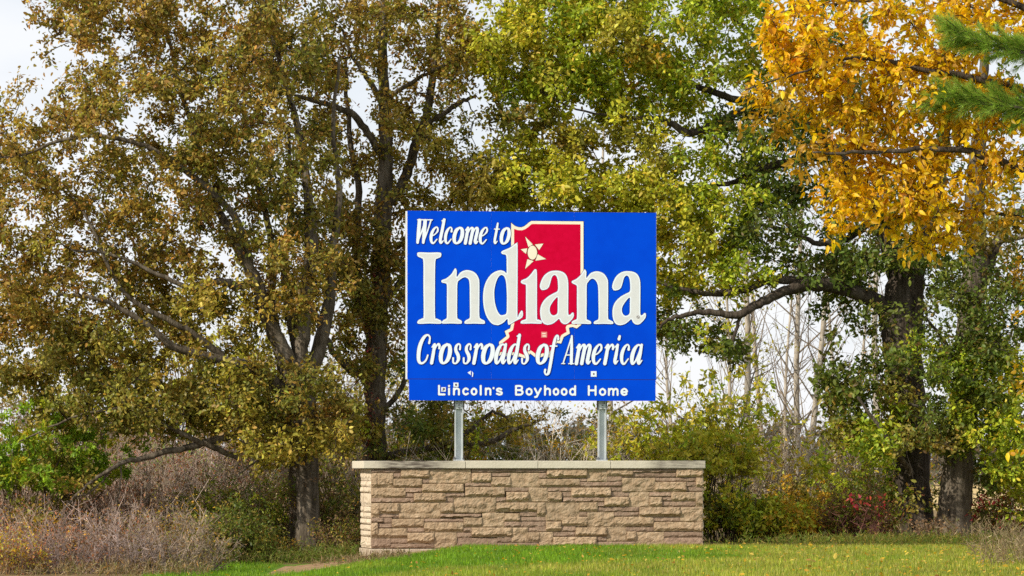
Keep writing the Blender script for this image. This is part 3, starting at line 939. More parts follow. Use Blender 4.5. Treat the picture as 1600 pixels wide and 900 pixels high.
# italic lettering: strokes (x, y, pen) in x-height units, baseline 0, y up, upright; slanted when placed
IT = {
    'W': ([[(0.02, 1.42, .10), (0.45, 1.42, .10), (1.25, 1.42, .10)], [(0.18, 1.38, .30), (0.24, .7, .30), (0.28, 0.06, .22)], [(0.28, 0.06, .12), (0.5, .75, .12), (0.66, 1.32, .12)],
           [(0.66, 1.36, .30), (0.72, .7, .30), (0.76, 0.06, .22)], [(0.76, 0.06, .12), (0.98, .75, .12), (1.14, 1.38, .12)]], 1.25),
    'C': ([[(0.80, 1.02, .16), (0.80, 1.30, .12), (0.60, 1.42, .14), (0.36, 1.30, .22), (0.17, .95, .28), (0.13, .52, .28), (0.22, .14, .24), (0.46, 0.02, .16), (0.72, .16, .13), (0.82, .42, .12)]], .95),
    'A': ([[(0.62, 1.40, .12), (0.36, .70, .12), (0.10, 0.04, .12)], [(0.62, 1.40, .18), (0.74, .7, .27), (0.84, 0.05, .27)], [(0.30, .46, .10), (0.78, .46, .10)], [(-0.02, 0.03, .09), (0.26, 0.03, .09)], [(0.60, 0.03, .09), (1.06, 0.03, .09)]], 1.05),
    'e': ([[(0.16, .46, .10), (0.42, .54, .10), (0.64, .76, .16), (0.58, .96, .14), (0.40, .96, .14), (0.20, .74, .24), (0.13, .42, .27), (0.22, .12, .22), (0.42, 0.03, .15), (0.68, .26, .10)]], .74),
    'l': ([[(0.12, 1.36, .10), (0.30, 1.44, .14)], [(0.30, 1.44, .24), (0.25, .8, .26), (0.20, .22, .25), (0.30, 0.04, .16), (0.48, .18, .09)]], .50),
    'c': ([[(0.62, .74, .20), (0.60, .92, .13), (0.44, .98, .13), (0.22, .78, .24), (0.13, .44, .27), (0.22, .12, .22), (0.42, 0.03, .15), (0.68, .28, .10)]], .72),
    'o': ([[(0.42, .97, .15), (0.20, .80, .26), (0.12, .45, .28), (0.20, .13, .24), (0.40, 0.03, .15), (0.62, .20, .25), (0.70, .55, .28), (0.62, .87, .24), (0.42, .97, .15)]], .82),
    'm': ([[(0.04, .82, .10), (0.18, .96, .15)], [(0.20, .96, .20), (0.19, .5, .25), (0.17, 0.04, .25)], [(0.22, .55, .10), (0.38, .90, .12), (0.54, .96, .18), (0.60, .80, .24), (0.57, .4, .25), (0.55, 0.04, .25)],
           [(0.61, .55, .10), (0.76, .90, .12), (0.92, .96, .18), (0.98, .80, .24), (0.94, .4, .25), (0.93, .14, .24), (1.02, 0.04, .14), (1.14, .16, .09)]], 1.16),
    't': ([[(0.32, 1.24, .18), (0.28, .8, .25), (0.21, .22, .25), (0.30, 0.04, .16), (0.48, .18, .09)], [(0.04, .90, .11), (0.56, .90, .11)]], .54),
    'r': ([[(0.04, .82, .10), (0.18, .96, .15)], [(0.22, .96, .20), (0.20, .5, .26), (0.16, 0.04, .26)], [(0.22, .55, .10), (0.36, .86, .12), (0.52, .98, .16), (0.62, .88, .19), (0.62, .76, .16)]], .66),
    's': ([[(0.56, .72, .16), (0.54, .92, .13), (0.38, .98, .14), (0.22, .84, .22), (0.26, .64, .26), (0.46, .44, .28), (0.54, .22, .25), (0.38, 0.03, .14), (0.16, .06, .14), (0.10, .28, .16)]], .62),
    'a': ([[(0.66, .92, .13), (0.44, .97, .14), (0.22, .76, .25), (0.12, .38, .28), (0.20, 0.05, .20), (0.40, .16, .12), (0.60, .60, .12)], [(0.70, .98, .18), (0.66, .5, .26), (0.62, .16, .25), (0.70, 0.04, .15), (0.86, .20, .09)]], .86),
    'd': ([[(0.66, .92, .13), (0.44, .97, .14), (0.22, .76, .25), (0.12, .38, .28), (0.20, 0.05, .20), (0.40, .16, .12), (0.60, .60, .12)], [(0.56, 1.38, .10), (0.72, 1.44, .14)], [(0.72, 1.44, .22), (0.68, .7, .26), (0.62, .16, .25), (0.70, 0.04, .15), (0.86, .20, .09)]], .88),
    'f': ([[(0.70, 1.24, .18), (0.66, 1.40, .13), (0.52, 1.40, .15), (0.42, 1.15, .23), (0.36, .6, .25), (0.32, 0.0, .25), (0.26, -0.42, .22), (0.10, -0.52, .14), (-0.04, -0.42, .15), (-0.04, -0.28, .18)], [(0.14, .90, .11), (0.66, .90, .11)]], .70),
    'i': ([[(0.08, .86, .10), (0.26, .97, .15)], [(0.27, .97, .20), (0.24, .5, .25), (0.20, .18, .25), (0.28, 0.04, .15), (0.44, .18, .09)], [(0.34, 1.40, .19), (0.31, 1.26, .23)]], .46),
}


def italic(ch, x0, x1, base, xh, slant=0.20, so=0.004):
    strokes, adv = IT[ch]
    allx = [x + slant * y for s in strokes for x, y, w in s]
    lo, hi = min(allx) - 0.10, max(allx) + 0.10
    kx = (x1 - x0) / (hi - lo)
    out_ = []
    for s in strokes:
        out_.append([(x0 + (x + slant * y - lo) * kx, base - y * xh, w * (0.45 * kx + 0.55 * min(kx, xh))) for x, y, w in s])
    cut('letter', strokes=out_, layers=[(0.6, M['navy'], so), (0.0, M['white'], so + 0.001)], step=0.36)


X8 = lambda v: 636 + v / 8
for i, (ch, a, b) in enumerate([('W', 120, 332), ('e', 288, 398), ('l', 402, 480), ('c', 468, 572), ('o', 575, 706), ('m', 712, 900), ('e', 900, 1012), ('t', 1078, 1165), ('o', 1163, 1288)]):
    italic(ch, X8(a), X8(b), 382.0, 26.0, so=0.006 + 0.0002 * (i % 2))
X5 = lambda v: 640 + v / 6.925
for i, (ch, a, b) in enumerate([('C', 86, 236), ('r', 226, 338), ('o', 324, 452), ('s', 458, 560), ('s', 572, 674), ('r', 680, 798), ('o', 780, 912), ('a', 920, 1055), ('d', 1058, 1202), ('s', 1202, 1302)]):
    italic(ch, X5(a), X5(b), 569.0, 31.5, so=0.0075 + 0.0002 * (i % 2))
X7 = lambda v: 830 + v / 6.925
for i, (ch, a, b) in enumerate([('o', 54, 182), ('f', 132, 304), ('A', 316, 470), ('m', 472, 655), ('e', 658, 772), ('r', 782, 902), ('i', 892, 972), ('c', 966, 1072), ('a', 1078, 1214)]):
    italic(ch, X7(a), X7(b), 569.0, 31.5, so=0.0075 + 0.0002 * (i % 2))

# rounded highway capitals on the lower panel, x and y 0..1 (caps height), y up
SANS = {
    'L': [[(0, 1), (0, 0)], [(0, 0), (.55, 0)]],
    'i': [[(0, .68), (0, 0)], [(0, 1.0)]],
    'n': [[(0, .70), (0, 0)], [(0, .42), (.10, .62), (.28, .70), (.45, .60), (.48, .40), (.48, 0)]],
    'c': [[(.46, .58), (.26, .70), (.06, .56), (0, .35), (.06, .12), (.26, 0), (.46, .12)]],
    'o': [[(.26, .70), (.06, .56), (0, .35), (.06, .12), (.26, 0), (.46, .12), (.52, .35), (.46, .56), (.26, .70)]],
    'l': [[(0, 1), (0, 0)]],
    's': [[(.40, .60), (.22, .70), (.04, .62), (.04, .46), (.22, .36), (.42, .26), (.42, .08), (.22, 0), (.02, .10)]],
    'B': [[(0, 1), (0, 0)], [(0, 1), (.36, 1), (.52, .88), (.50, .64), (.36, .53), (0, .53)], [(.30, .53), (.50, .45), (.58, .27), (.50, .07), (.34, 0), (0, 0)]],
    'y': [[(0, .70), (.26, .02)], [(.52, .70), (.26, .02), (.16, -.22), (.02, -.27)]],
    'h': [[(0, 1), (0, 0)], [(0, .42), (.10, .62), (.28, .70), (.45, .60), (.48, .40), (.48, 0)]],
    'd': [[(.50, 1), (.50, 0)], [(.50, .52), (.28, .70), (.06, .56), (0, .35), (.06, .12), (.28, 0), (.50, .18)]],
    'H': [[(0, 1), (0, 0)], [(.58, 1), (.58, 0)], [(0, .52), (.58, .52)]],
    'm': [[(0, .70), (0, 0)], [(0, .42), (.10, .62), (.24, .70), (.38, .60), (.40, .40), (.40, 0)], [(.40, .42), (.50, .62), (.64, .70), (.78, .60), (.80, .40), (.80, 0)]],
    'e': [[(.03, .34), (.48, .36), (.44, .58), (.26, .70), (.06, .56), (0, .35), (.06, .12), (.26, 0), (.46, .11)]],
    "'": [[(0, .76)]],
}
for i, (ch, a, b) in enumerate([('L', 684.6, 696.3), ('i', 701.7, 701.7), ('n', 707.8, 718.6), ('c', 722.3, 732.4), ('o', 735.3, 745.8), ('l', 751, 751), ('n', 757.4, 767.6), ("'", 771.0, 771.0), ('s', 774.8, 784.9),
                                ('B', 804.5, 817.9), ('o', 821, 832), ('y', 834, 846.3), ('h', 849.8, 860.6), ('o', 863.4, 873.7), ('o', 876, 886.6), ('d', 889, 900),
                                ('H', 918.4, 932.1), ('o', 935.9, 947.3), ('m', 950, 966.7), ('e', 969.7, 981)]):
    ss = SANS[ch]
    xs_ = [p[0] for s in ss for p in s]
    wd = max(xs_) - min(xs_)
    H_, PEN = 13.4, 3.1
    kx = (b - a - PEN) / wd if wd > 0.05 else 10.0
    x_first = a + PEN / 2 if wd > 0.05 else a
    st_ = []
    for s in ss:
        pts = [(x_first + (x - min(xs_)) * kx, 616.7 - y * H_, PEN) for x, y in s]
        if len(pts) == 1:
            pts = [pts[0], (pts[0][0], pts[0][1] + 0.4, PEN)]
        st_.append(pts)
    cut('letter', strokes=st_, layers=[(0.5, M['navy'], 0.001), (0.0, M['white'], 0.002)], step=0.36, front=0.026)


# small worn stickers
def sticker(px, py, w, h, mat, front=0.030, marks=(), rot=0.0):
    c_, s_ = math.cos(rot), math.sin(rot)
    q = [(px + x * c_ - y * s_, py + x * s_ + y * c_) for x, y in ((-w / 2, -h / 2), (w / 2, -h / 2), (w / 2, h / 2), (-w / 2, h / 2))]
    me = bpy.data.meshes.new('sticker')
    V = [s_loc(x, y, front) for x, y in q]
    F = [(3, 2, 1, 0)]
    mi = [0]
    for (mx_, my_, mw, mh) in marks:
        b = len(V)
        V += [s_loc(px + mx_ + x * mw / 2, py + my_ + y * mh / 2, front + 0.001) for x, y in ((-1, -1), (1, -1), (1, 1), (-1, 1))]
        F.append((b + 3, b + 2, b + 1, b))
        mi.append(1)
    me.from_pydata(V, [], F)
    me.polygons.foreach_set('material_index', mi)
    return link_mesh('sticker', me, sign, [mat, M['sticker_dark']])


sticker(927.6, 584.0, 9, 8.6, M['white'], marks=[(0.2, 0.0, 2.2, 3.0)])
sticker(693.1, 608.9, 7.0, 6.8, M['white'], front=0.034, marks=[(0.4, -0.4, 3.2, 3.4), (-0.9, 1.6, 1.6, 1.4)])
sticker(712.4, 601.6, 7.8, 6.6, M['white'], front=0.034, marks=[(0.2, 0.0, 3.0, 3.2)])
sticker(850.0, 523.0, 9.0, 9.0, M['pink'], marks=[])
sticker(849.6, 521.2, 5.5, 1.6, M['cream'], front=0.0305)
sticker(850.2, 525.0, 5.5, 1.6, M['cream'], front=0.0305)
# a half peeled one: triangle and a curled strip
me = bpy.data.meshes.new('sticker')
me.from_pydata([s_loc(730.4, 582.6, .030), s_loc(735.5, 579.6, .030), s_loc(735.5, 586.6, .030), s_loc(737.0, 580.0, .032), s_loc(739.4, 583.2, .034), s_loc(738.8, 589.0, .034), s_loc(737.2, 589.0, .032), s_loc(737.6, 583.4, .032)], [], [(2, 1, 0), (7, 4, 3), (6, 5, 4, 7)])
link_mesh('sticker', me, sign, [M['white']])


# posts: H sections with the web towards the road
def h_post(px, py_top=360.0, py_bot=721.0):
    x = s_loc(px, 0)[0]
    z1 = s_loc(0, py_top)[2]
    z0 = W0[2] + WALL_H + CAP_H + 0.004 - sg[2]
    w, dp, tf = 0.078, 0.075, 0.018
    yc = 0.155
    V, F = [], []

    def bx(x0, x1, y0, y1, za, zb):
        b = len(V)
        V.extend([(x0, y0, za), (x1, y0, za), (x1, y1, za), (x0, y1, za), (x0, y0, zb), (x1, y0, zb), (x1, y1, zb), (x0, y1, zb)])
        F.extend([tuple(b + i for i in f) for f in ((0, 1, 5, 4), (1, 2, 6, 5), (2, 3, 7, 6), (3, 0, 4, 7), (4, 5, 6, 7), (3, 2, 1, 0))])
    bx(x - w, x - w + tf, yc - dp, yc + dp, z0, z1)
    bx(x + w - tf, x + w, yc - dp, yc + dp, z0, z1)
    bx(x - w + tf, x + w - tf, yc - 0.012, yc + 0.012, z0, z1 - 0.004)
    me = bpy.data.meshes.new('post')
    me.from_pydata(V, [], F)
    post = link_mesh('post', me, sign, [M['galv']])
    link_mesh('base_plate', box_mesh('base_plate', x - 0.10, x + 0.10, yc - 0.12, yc + 0.12, z0 - 0.002, z0 + 0.018, bevel=0.004), post, [M['galv']])
    for sx in (-1, 1):
        for sy in (-1, 1):
            tb = Tubes()
            bxp, byp = x + sx * 0.082, yc + sy * 0.105
            tb.add([(bxp, byp, z0 + 0.016), (bxp, byp, z0 + 0.05), (bxp, byp, z0 + 0.052), (bxp, byp, z0 + 0.075)], [0.020, 0.020, 0.011, 0.010], 6)
            link_mesh('bolt', tb.mesh('bolt', False, False), post, [M['galv_dark']])
    # splice bracket just below the panel
    zb = s_loc(0, 628.2)[2]
    for sx in (-1, 1):
        link_mesh('splice_plate', box_mesh('splice_plate', x + sx * (w + 0.008) - 0.009, x + sx * (w + 0.008) + 0.009, yc - dp - 0.01, yc + dp + 0.01, zb - 0.15, zb + 0.05, bevel=0.003), post, [M['galv_dark']])
    link_mesh('collar', box_mesh('collar', x - w + tf + 0.002, x + w - tf - 0.002, yc - dp + 0.002, yc - dp + 0.022, zb - 0.135, zb - 0.04, bevel=0.003), post, [M['galv']])
    for dz in (-0.06, -0.11):
        link_mesh('bolt', box_mesh('bolt', x - 0.012, x + 0.012, yc - dp - 0.012, yc - dp + 0.003, zb + dz - 0.01, zb + dz + 0.01, bevel=0.003), post, [M['galv_dark']])
    return post


h_post(718.0)
h_post(942.5)
# horizontal stringers behind the sheets
for py in (372, 470, 565, 612):
    z = s_loc(0, py)[2]
    link_mesh('stringer', box_mesh('stringer', s_loc(646, 0)[0], s_loc(1018, 0)[0], 0.0705, 0.0785, z - 0.04, z + 0.04), sign, [M['alu']])


# ------------------------------------------------------------------ vegetation
def skeleton_limb(tb, spec, Y, sides=14, ridge=0.05, col=(0.1, 0.08, 0.06), wob=0.012):
    """spec: (px, py, dY, width px) -> world polyline with radii, drawn into tb"""
    pts, rad = [], []
    for px, py, dy, w in spec:
        pts.append(P(px, py, Y + dy))
        rad.append(w * 0.5 * (Y + dy) / FPX)
    n = 6
    q = spline(np.column_stack([pts, rad]), n)
    q[1:-1, :3] += RNG.normal(0, 1, (len(q) - 2, 3)) * np.minimum(wob, q[1:-1, 3:4] * 0.35 + 0.004)
    tb.add(q[:, :3], np.maximum(q[:, 3], 0.004), sides, col, ridge)
    return q


def grow(tb, nodes, radii, targets, col, rmin=0.006, thick=0.011, sag=0.06, sides=5, maxstart=0.07):
    """connect each target to the nearest branch so far with a curved, tapering branch"""
    nodes = [np.asarray(n, float) for n in nodes]
    N_ = np.array(nodes)
    R_ = np.array(radii, float)
    tg = np.asarray(targets, float)
    done = np.zeros(len(tg), bool)
    dmin = np.full(len(tg), 1e9)
    near = np.zeros(len(tg), int)
    for k in range(len(tg)):
        dd = np.linalg.norm(N_ - tg[k], axis=1)
        near[k] = dd.argmin()
        dmin[k] = dd[near[k]]
    for _ in range(len(tg)):
        k = int(np.where(done, 1e9, dmin).argmin())
        done[k] = True
        a, r0 = N_[near[k]], R_[near[k]]
        b = tg[k]
        L = np.linalg.norm(b - a)
        m = max(4, int(L / 0.22))
        t = np.linspace(0, 1, m + 1)[:, None]
        side = RNG.normal(0, 1, 3)
        side -= side.dot(b - a) / (L * L + 1e-9) * (b - a)
        side = side / (np.linalg.norm(side) + 1e-9)
        pts = a + (b - a) * t + side * np.sin(t * np.pi) * L * RNG.uniform(0.03, 0.14) + np.array([0, 0, 1]) * np.sin(t * np.pi) * L * sag
        pts[1:-1] += RNG.normal(0, 0.018, (m - 1, 3))
        rs = min(r0 * 0.75, rmin + thick * L, maxstart)
        rr = rs + (rmin - rs) * t[:, 0] ** 0.8
        tb.add(pts, rr, sides, col)
        new = pts[1:]
        N_ = np.vstack([N_, new])
        R_ = np.concatenate([R_, rr[1:]])
        base = len(N_) - len(new)
        rem = np.where(~done)[0]
        if len(rem):
            d = np.linalg.norm(tg[rem][:, None, :] - new[None], axis=2)
            dj = d.min(axis=1)
            upd = dj < dmin[rem]
            near[rem[upd]] = base + d.argmin(axis=1)[upd]
            dmin[rem[upd]] = dj[upd]
    return N_, R_


def foliage(centers, cols_key, tb, twig_col, n_leaf=90, rad=0.42, size=0.105, tpl=LEAF6, aspect=0.85, twigs=6, droop=0.25, lean=None, flat=0.8, up=0.7, jitter=0.30):
    """leaf clumps: short twigs out of each centre with leaves along and at the end of them"""
    pos, dirs, ups, cols, lens = [], [], [], [], []
    for c, key in zip(centers, cols_key):
        base = pick(PAL[key], 1, 0.25)[0]
        k = max(2, int(twigs * RNG.uniform(0.6, 1.4)))
        m = int(n_leaf / twigs * RNG.uniform(0.7, 1.3)) + 1
        for _ in range(k):
            d = RNG.normal(0, 1, 3) * np.array([1, 1, flat])
            d = d / np.linalg.norm(d)
            d[2] += 0.15
            L = rad * RNG.uniform(0.45, 1.15)
            e = c + d * L + np.array([0, 0, -droop * 0.35 * L])
            mid = (c + e) / 2 + RNG.normal(0, 0.03, 3)
            if tb is not None:
                tb.add([c, mid, e], [0.0065, 0.005, 0.003], 3, twig_col)
            t = RNG.beta(2.0, 1.1, m)[:, None]
            p = c + (e - c) * t + RNG.normal(0, 0.34 * rad * 0.5, (m, 3))
            dd = d * 0.55 + RNG.normal(0, 0.75, (m, 3)) + np.array([0, 0, -droop])
            uu = RNG.normal(0, 0.8, (m, 3)) + np.array([-0.15, -0.35, up])
            pos.append(p)
            dirs.append(dd)
            ups.append(uu)
            # (each clump keeps a family likeness)
            cc = pick(PAL[key], m, jitter)
            cols.append(cc * 0.70 + base * 0.30)
            lens.append(size * RNG.uniform(0.6, 1.3, m))
    pos = np.concatenate(pos)
    dirs = np.concatenate(dirs)
    ups = np.concatenate(ups)
    cols = np.concatenate(cols)
    lens = np.concatenate(lens)
    return pos, dirs, ups, lens, lens * aspect, cols


def blob_targets(blobs, Y, depth):
    C, K = [], []
    for bl in blobs:
        px, py, rx, ry, n, key = bl[:6]
        dy = bl[6] if len(bl) > 6 else 0.0
        dsc = bl[7] if len(bl) > 7 else 1.0
        for _ in range(n):
            r = math.sqrt(RNG.uniform(0, 1))
            a = RNG.uniform(0, 2 * math.pi)
            dep = RNG.uniform(-1, 1) * depth * dsc * (0.35 + 0.65 * math.sqrt(max(0, 1 - r * r)))
            C.append(P(px + rx * r * math.cos(a), py + ry * r * math.sin(a), Y + dy) + np.array([0, dep, 0]))
            K.append(key)
    return np.array(C), K


def make_tree(name, label, category, px_base, Y, limbs, blobs, depth, bark, twig_col, group=None, leaf_mat=None, trunk_n=1, fol=None, min_z=0.4, leaf_objects=0, grow_kw=None, density=1.0):
    """limbs[:trunk_n] form the trunk; every other limb is a part of its own"""
    fol = dict(fol or {})
    base = on_ground(px_base, Y)
    root = empty(name, base)
    tag(root, label, category, group)
    nodes, radii = [], []
    tr = Tubes()
    for sp in limbs[:trunk_n]:
        q = skeleton_limb(tr, sp, Y, sides=22, ridge=0.055)
        nodes.append(q[len(q) // 3:, :3])
        radii.append(q[len(q) // 3:, 3])
    link_mesh('trunk', tr.mesh('trunk', True, False, base), root, [bark])
    for sp in limbs[trunk_n:]:
        lb = Tubes()
        q = skeleton_limb(lb, sp, Y, sides=11, ridge=0.05)
        link_mesh('limb', lb.mesh('limb', True, False, base), root, [bark])
        nodes.append(q[1:, :3])
        radii.append(q[1:, 3])
    nodes = np.concatenate(nodes)
    radii = np.concatenate(radii)
    C, K = blob_targets([(b[:4] + (max(1, int(round(b[4] * density))),) + tuple(b[5:])) for b in blobs], Y, depth)
    ok = C[:, 2] > min_z
    C, K = C[ok], [k for k, o in zip(K, ok) if o]
    tb = Tubes()
    grow(tb, nodes, radii, C, twig_col, **(grow_kw or {}))
    pos, dirs, ups, ln, wd, col = foliage(C, K, tb, twig_col, **fol)
    br = link_mesh('branches', tb.mesh('branches', True, True, base), root, [M['twig']])
    br['kind'] = 'stuff'
    tpl = fol.get('tpl', LEAF6)
    if leaf_objects:
        # the leaves that show largest become objects of their own
        px = 800 + pos[:, 0] / pos[:, 1] * FPX
        py = HOR - (pos[:, 2] - CAM_Z) / pos[:, 1] * FPX
        vis = (px > 0) & (px < 1600) & (py > 0) & (py < 900)
        s = norm(np.cross(ups, norm(dirs)))
        u = np.cross(norm(dirs), s)
        score = np.where(vis, ln / pos[:, 1] * (0.4 + abs(u[:, 1])) + (pos[:, 1].max() - pos[:, 1]) * 0.0016, -1)
        idx = np.argsort(-score)[:leaf_objects]
        shared = []
        for k in range(6):
            sub = idx[k::6]
            cc = col[sub].mean(axis=0)[None] if k == 0 else col[sub[0]][None]
            V, F, Cc = leaf_arrays(np.zeros((1, 3)), np.array([[1.0, 0, 0]]), np.array([[0, 0, 1.0]]), np.ones(1), np.ones(1) * fol.get('aspect', 0.85), cc, tpl)
            me = np_mesh('leaf', V, F, Cc, True)
            me.materials.append(leaf_mat or M['leaf'])
            shared.append(me)
        from mathutils import Matrix
        for n_, i in enumerate(idx):
            o = bpy.data.objects.new('leaf', shared[n_ % 6])
            COL.objects.link(o)
            o.parent = root
            d = norm(dirs[i])
            s_ = norm(np.cross(ups[i], d))
            u_ = np.cross(d, s_)
            mm = np.eye(4)
            mm[:3, 0], mm[:3, 1], mm[:3, 2] = d * ln[i], s_ * ln[i], u_ * ln[i]
            mm[:3, 3] = pos[i] - base
            o.matrix_basis = Matrix(mm.tolist())
        keep = np.ones(len(pos), bool)
        keep[idx] = False
        pos, dirs, ups, ln, wd, col = pos[keep], dirs[keep], ups[keep], ln[keep], wd[keep], col[keep]
    V, F, Cc = leaf_arrays(pos - base, dirs, ups, ln, wd, col, tpl)
    cr_ = link_mesh('crown', np_mesh('crown', V, F, Cc, True), root, [leaf_mat or M['leaf']])
    cr_['kind'] = 'stuff'
    return root


DK = (0.040, 0.032, 0.025)
# --- big oak left of the wall
make_tree('oak_tree', 'big spreading oak with rusty olive leaves, its pale trunk left of the wall', 'tree', 482, 63.0,
          [[(484, 878, 0, 46), (483, 862, 0, 42), (481, 800, 0, 36), (479, 740, 0, 36), (474, 680, 0, 40), (468, 620, 0, 46), (462, 590, 0, 42)],
           [(462, 872, 1.0, 24), (461, 800, 1.0, 20), (460, 720, 0.9, 20), (458, 640, 0.7, 21), (440, 560, 0.6, 20), (425, 480, 0.8, 15), (425, 380, 1.0, 11), (400, 280, 1.2, 8), (380, 160, 1.2, 5)],
           [(475, 580, 0.3, 20), (455, 500, 0.5, 16), (445, 420, 0.8, 13), (455, 320, 1.0, 9), (450, 200, 1.2, 5)],
           [(462, 600, 0, 34), (440, 545, 0, 26), (418, 500, -0.1, 22), (400, 440, -0.3, 20), (368, 380, -0.4, 15), (330, 300, 0.2, 11), (300, 200, 0.8, 8), (270, 90, 1.0, 6), (250, -40, 1.0, 4)],
           [(464, 610, 0, 34), (470, 540, 0.2, 27), (478, 470, 0.3, 25), (486, 400, 0.4, 22), (482, 320, 0.7, 15), (470, 220, 1.0, 11), (440, 110, 1.2, 8), (410, 0, 1.2, 5), (400, -120, 1.2, 3)],
           [(476, 600, 0.2, 28), (500, 540, 0.5, 22), (512, 480, 0.8, 20), (520, 400, 1.0, 14), (530, 300, 1.3, 10), (520, 200, 1.5, 7), (530, 90, 1.5, 4)],
           [(400, 440, -0.3, 15), (370, 446, -0.5, 13), (340, 440, -0.8, 12), (300, 450, -1.0, 9), (250, 430, -1.2, 7), (180, 400, -1.3, 5), (110, 390, -1.3, 3)],
           [(455, 625, 0, 24), (420, 590, -0.2, 20), (380, 570, -0.4, 18), (330, 558, -0.7, 16), (270, 540, -1.0, 12), (220, 500, -1.2, 9), (160, 470, -1.4, 6), (90, 460, -1.5, 4)],
           [(350, 560, -0.6, 11), (300, 520, -0.9, 10), (240, 488, -1.2, 8), (190, 450, -1.3, 6), (130, 330, -1.3, 4)],
           [(470, 668, 0, 20), (430, 672, -0.2, 15), (380, 675, -0.5, 12), (330, 690, -0.8, 12), (290, 700, -1.0, 10), (230, 715, -1.2, 9), (180, 728, -1.4, 7), (130, 765, -1.5, 5), (90, 805, -1.6, 3), (50, 835, -1.6, 2)],
           [(372, 715, -0.6, 9), (340, 702, -0.8, 9), (310, 690, -1.0, 8), (270, 670, -1.1, 7), (200, 640, -1.3, 5), (120, 650, -1.5, 4), (30, 690, -1.6, 2)],
           [(180, 728, -1.4, 4), (150, 762, -1.4, 3), (120, 780, -1.4, 2)],
           [(190, 728, -1.35, 3), (186, 770, -1.3, 2.4), (176, 815, -1.2, 1.5)],
           [(418, 500, -0.1, 15), (395, 430, -0.2, 13), (360, 330, -0.6, 11), (230, 230, -1.0, 8), (120, 215, -1.3, 6), (40, 240, -1.5, 4), (-30, 250, -1.5, 3)],
           [(470, 690, 0, 9), (440, 712, -0.3, 6), (400, 722, -0.5, 4), (372, 745, -0.7, 3)]],
          [(230, -100, 210, 140, 44, 'rust'), (190, 70, 130, 95, 40, 'rust'), (330, 90, 120, 110, 36, 'rust'), (110, 20, 50, 60, 7, 'rust'), (420, 40, 90, 130, 24, 'olive'),
           (120, 215, 100, 80, 24, 'rust'), (25, 205, 60, 60, 9, 'rust'), (60, 340, 110, 80, 28, 'rust'), (220, 300, 120, 90, 24, 'rust'), (340, 250, 100, 80, 14, 'olive'),
           (110, 440, 130, 80, 34, 'rust'), (20, 480, 60, 70, 12, 'rust'), (210, 410, 100, 50, 16, 'rust'), (50, 540, 90, 50, 16, 'olive'), (170, 570, 110, 55, 24, 'olive'), (270, 500, 90, 45, 8, 'yolive'),
           (110, 625, 90, 45, 15, 'olive'), (230, 640, 90, 40, 14, 'olive'), (330, 620, 100, 45, 16, 'olive'), (420, 330, 90, 80, 12, 'olive'), (430, 430, 70, 60, 14, 'rust'), (350, 480, 60, 50, 6, 'yolive'),
           (440, 690, 70, 35, 12, 'yolive'), (400, 640, 70, 40, 10, 'olive'), (510, 680, 50, 35, 9, 'yolive'), (110, 740, 50, 40, 6, 'olive'), (70, 795, 30, 30, 4, 'olive'), (470, 620, 40, 40, 5, 'olive'),
           (270, 180, 130, 100, 24, 'rust', -0.8), (400, 200, 90, 100, 16, 'rust', -0.4), (300, 360, 120, 60, 18, 'rust', 0.4), (280, 270, 130, 50, 14, 'olive', 0.8), (470, 300, 80, 60, 9, 'olive', 0.8), (370, 500, 120, 50, 10, 'olive', 1.0), (180, 510, 120, 60, 16, 'rust'), (420, 620, 60, 30, 5, 'olive', -0.7, .5), (500, 650, 40, 35, 6, 'rust', -0.5, .5), (250, 650, 110, 30, 11, 'olive'), (360, 640, 70, 30, 7, 'yolive'), (30, 610, 50, 30, 6, 'olive'), (490, 430, 60, 60, 9, 'rust', -0.8, .5), (540, 610, 40, 40, 5, 'olive'), (300, 590, 120, 40, 10, 'yolive'), (370, 560, 80, 50, 12, 'yolive'), (-60, 350, 80, 250, 36, 'rust'), (-50, 600, 50, 40, 4, 'olive')],
          2.4, M['bark'], DK, fol=dict(n_leaf=128, rad=0.42, size=0.100, twigs=7, jitter=0.38), density=1.42, grow_kw=dict(thick=0.018, rmin=0.010))

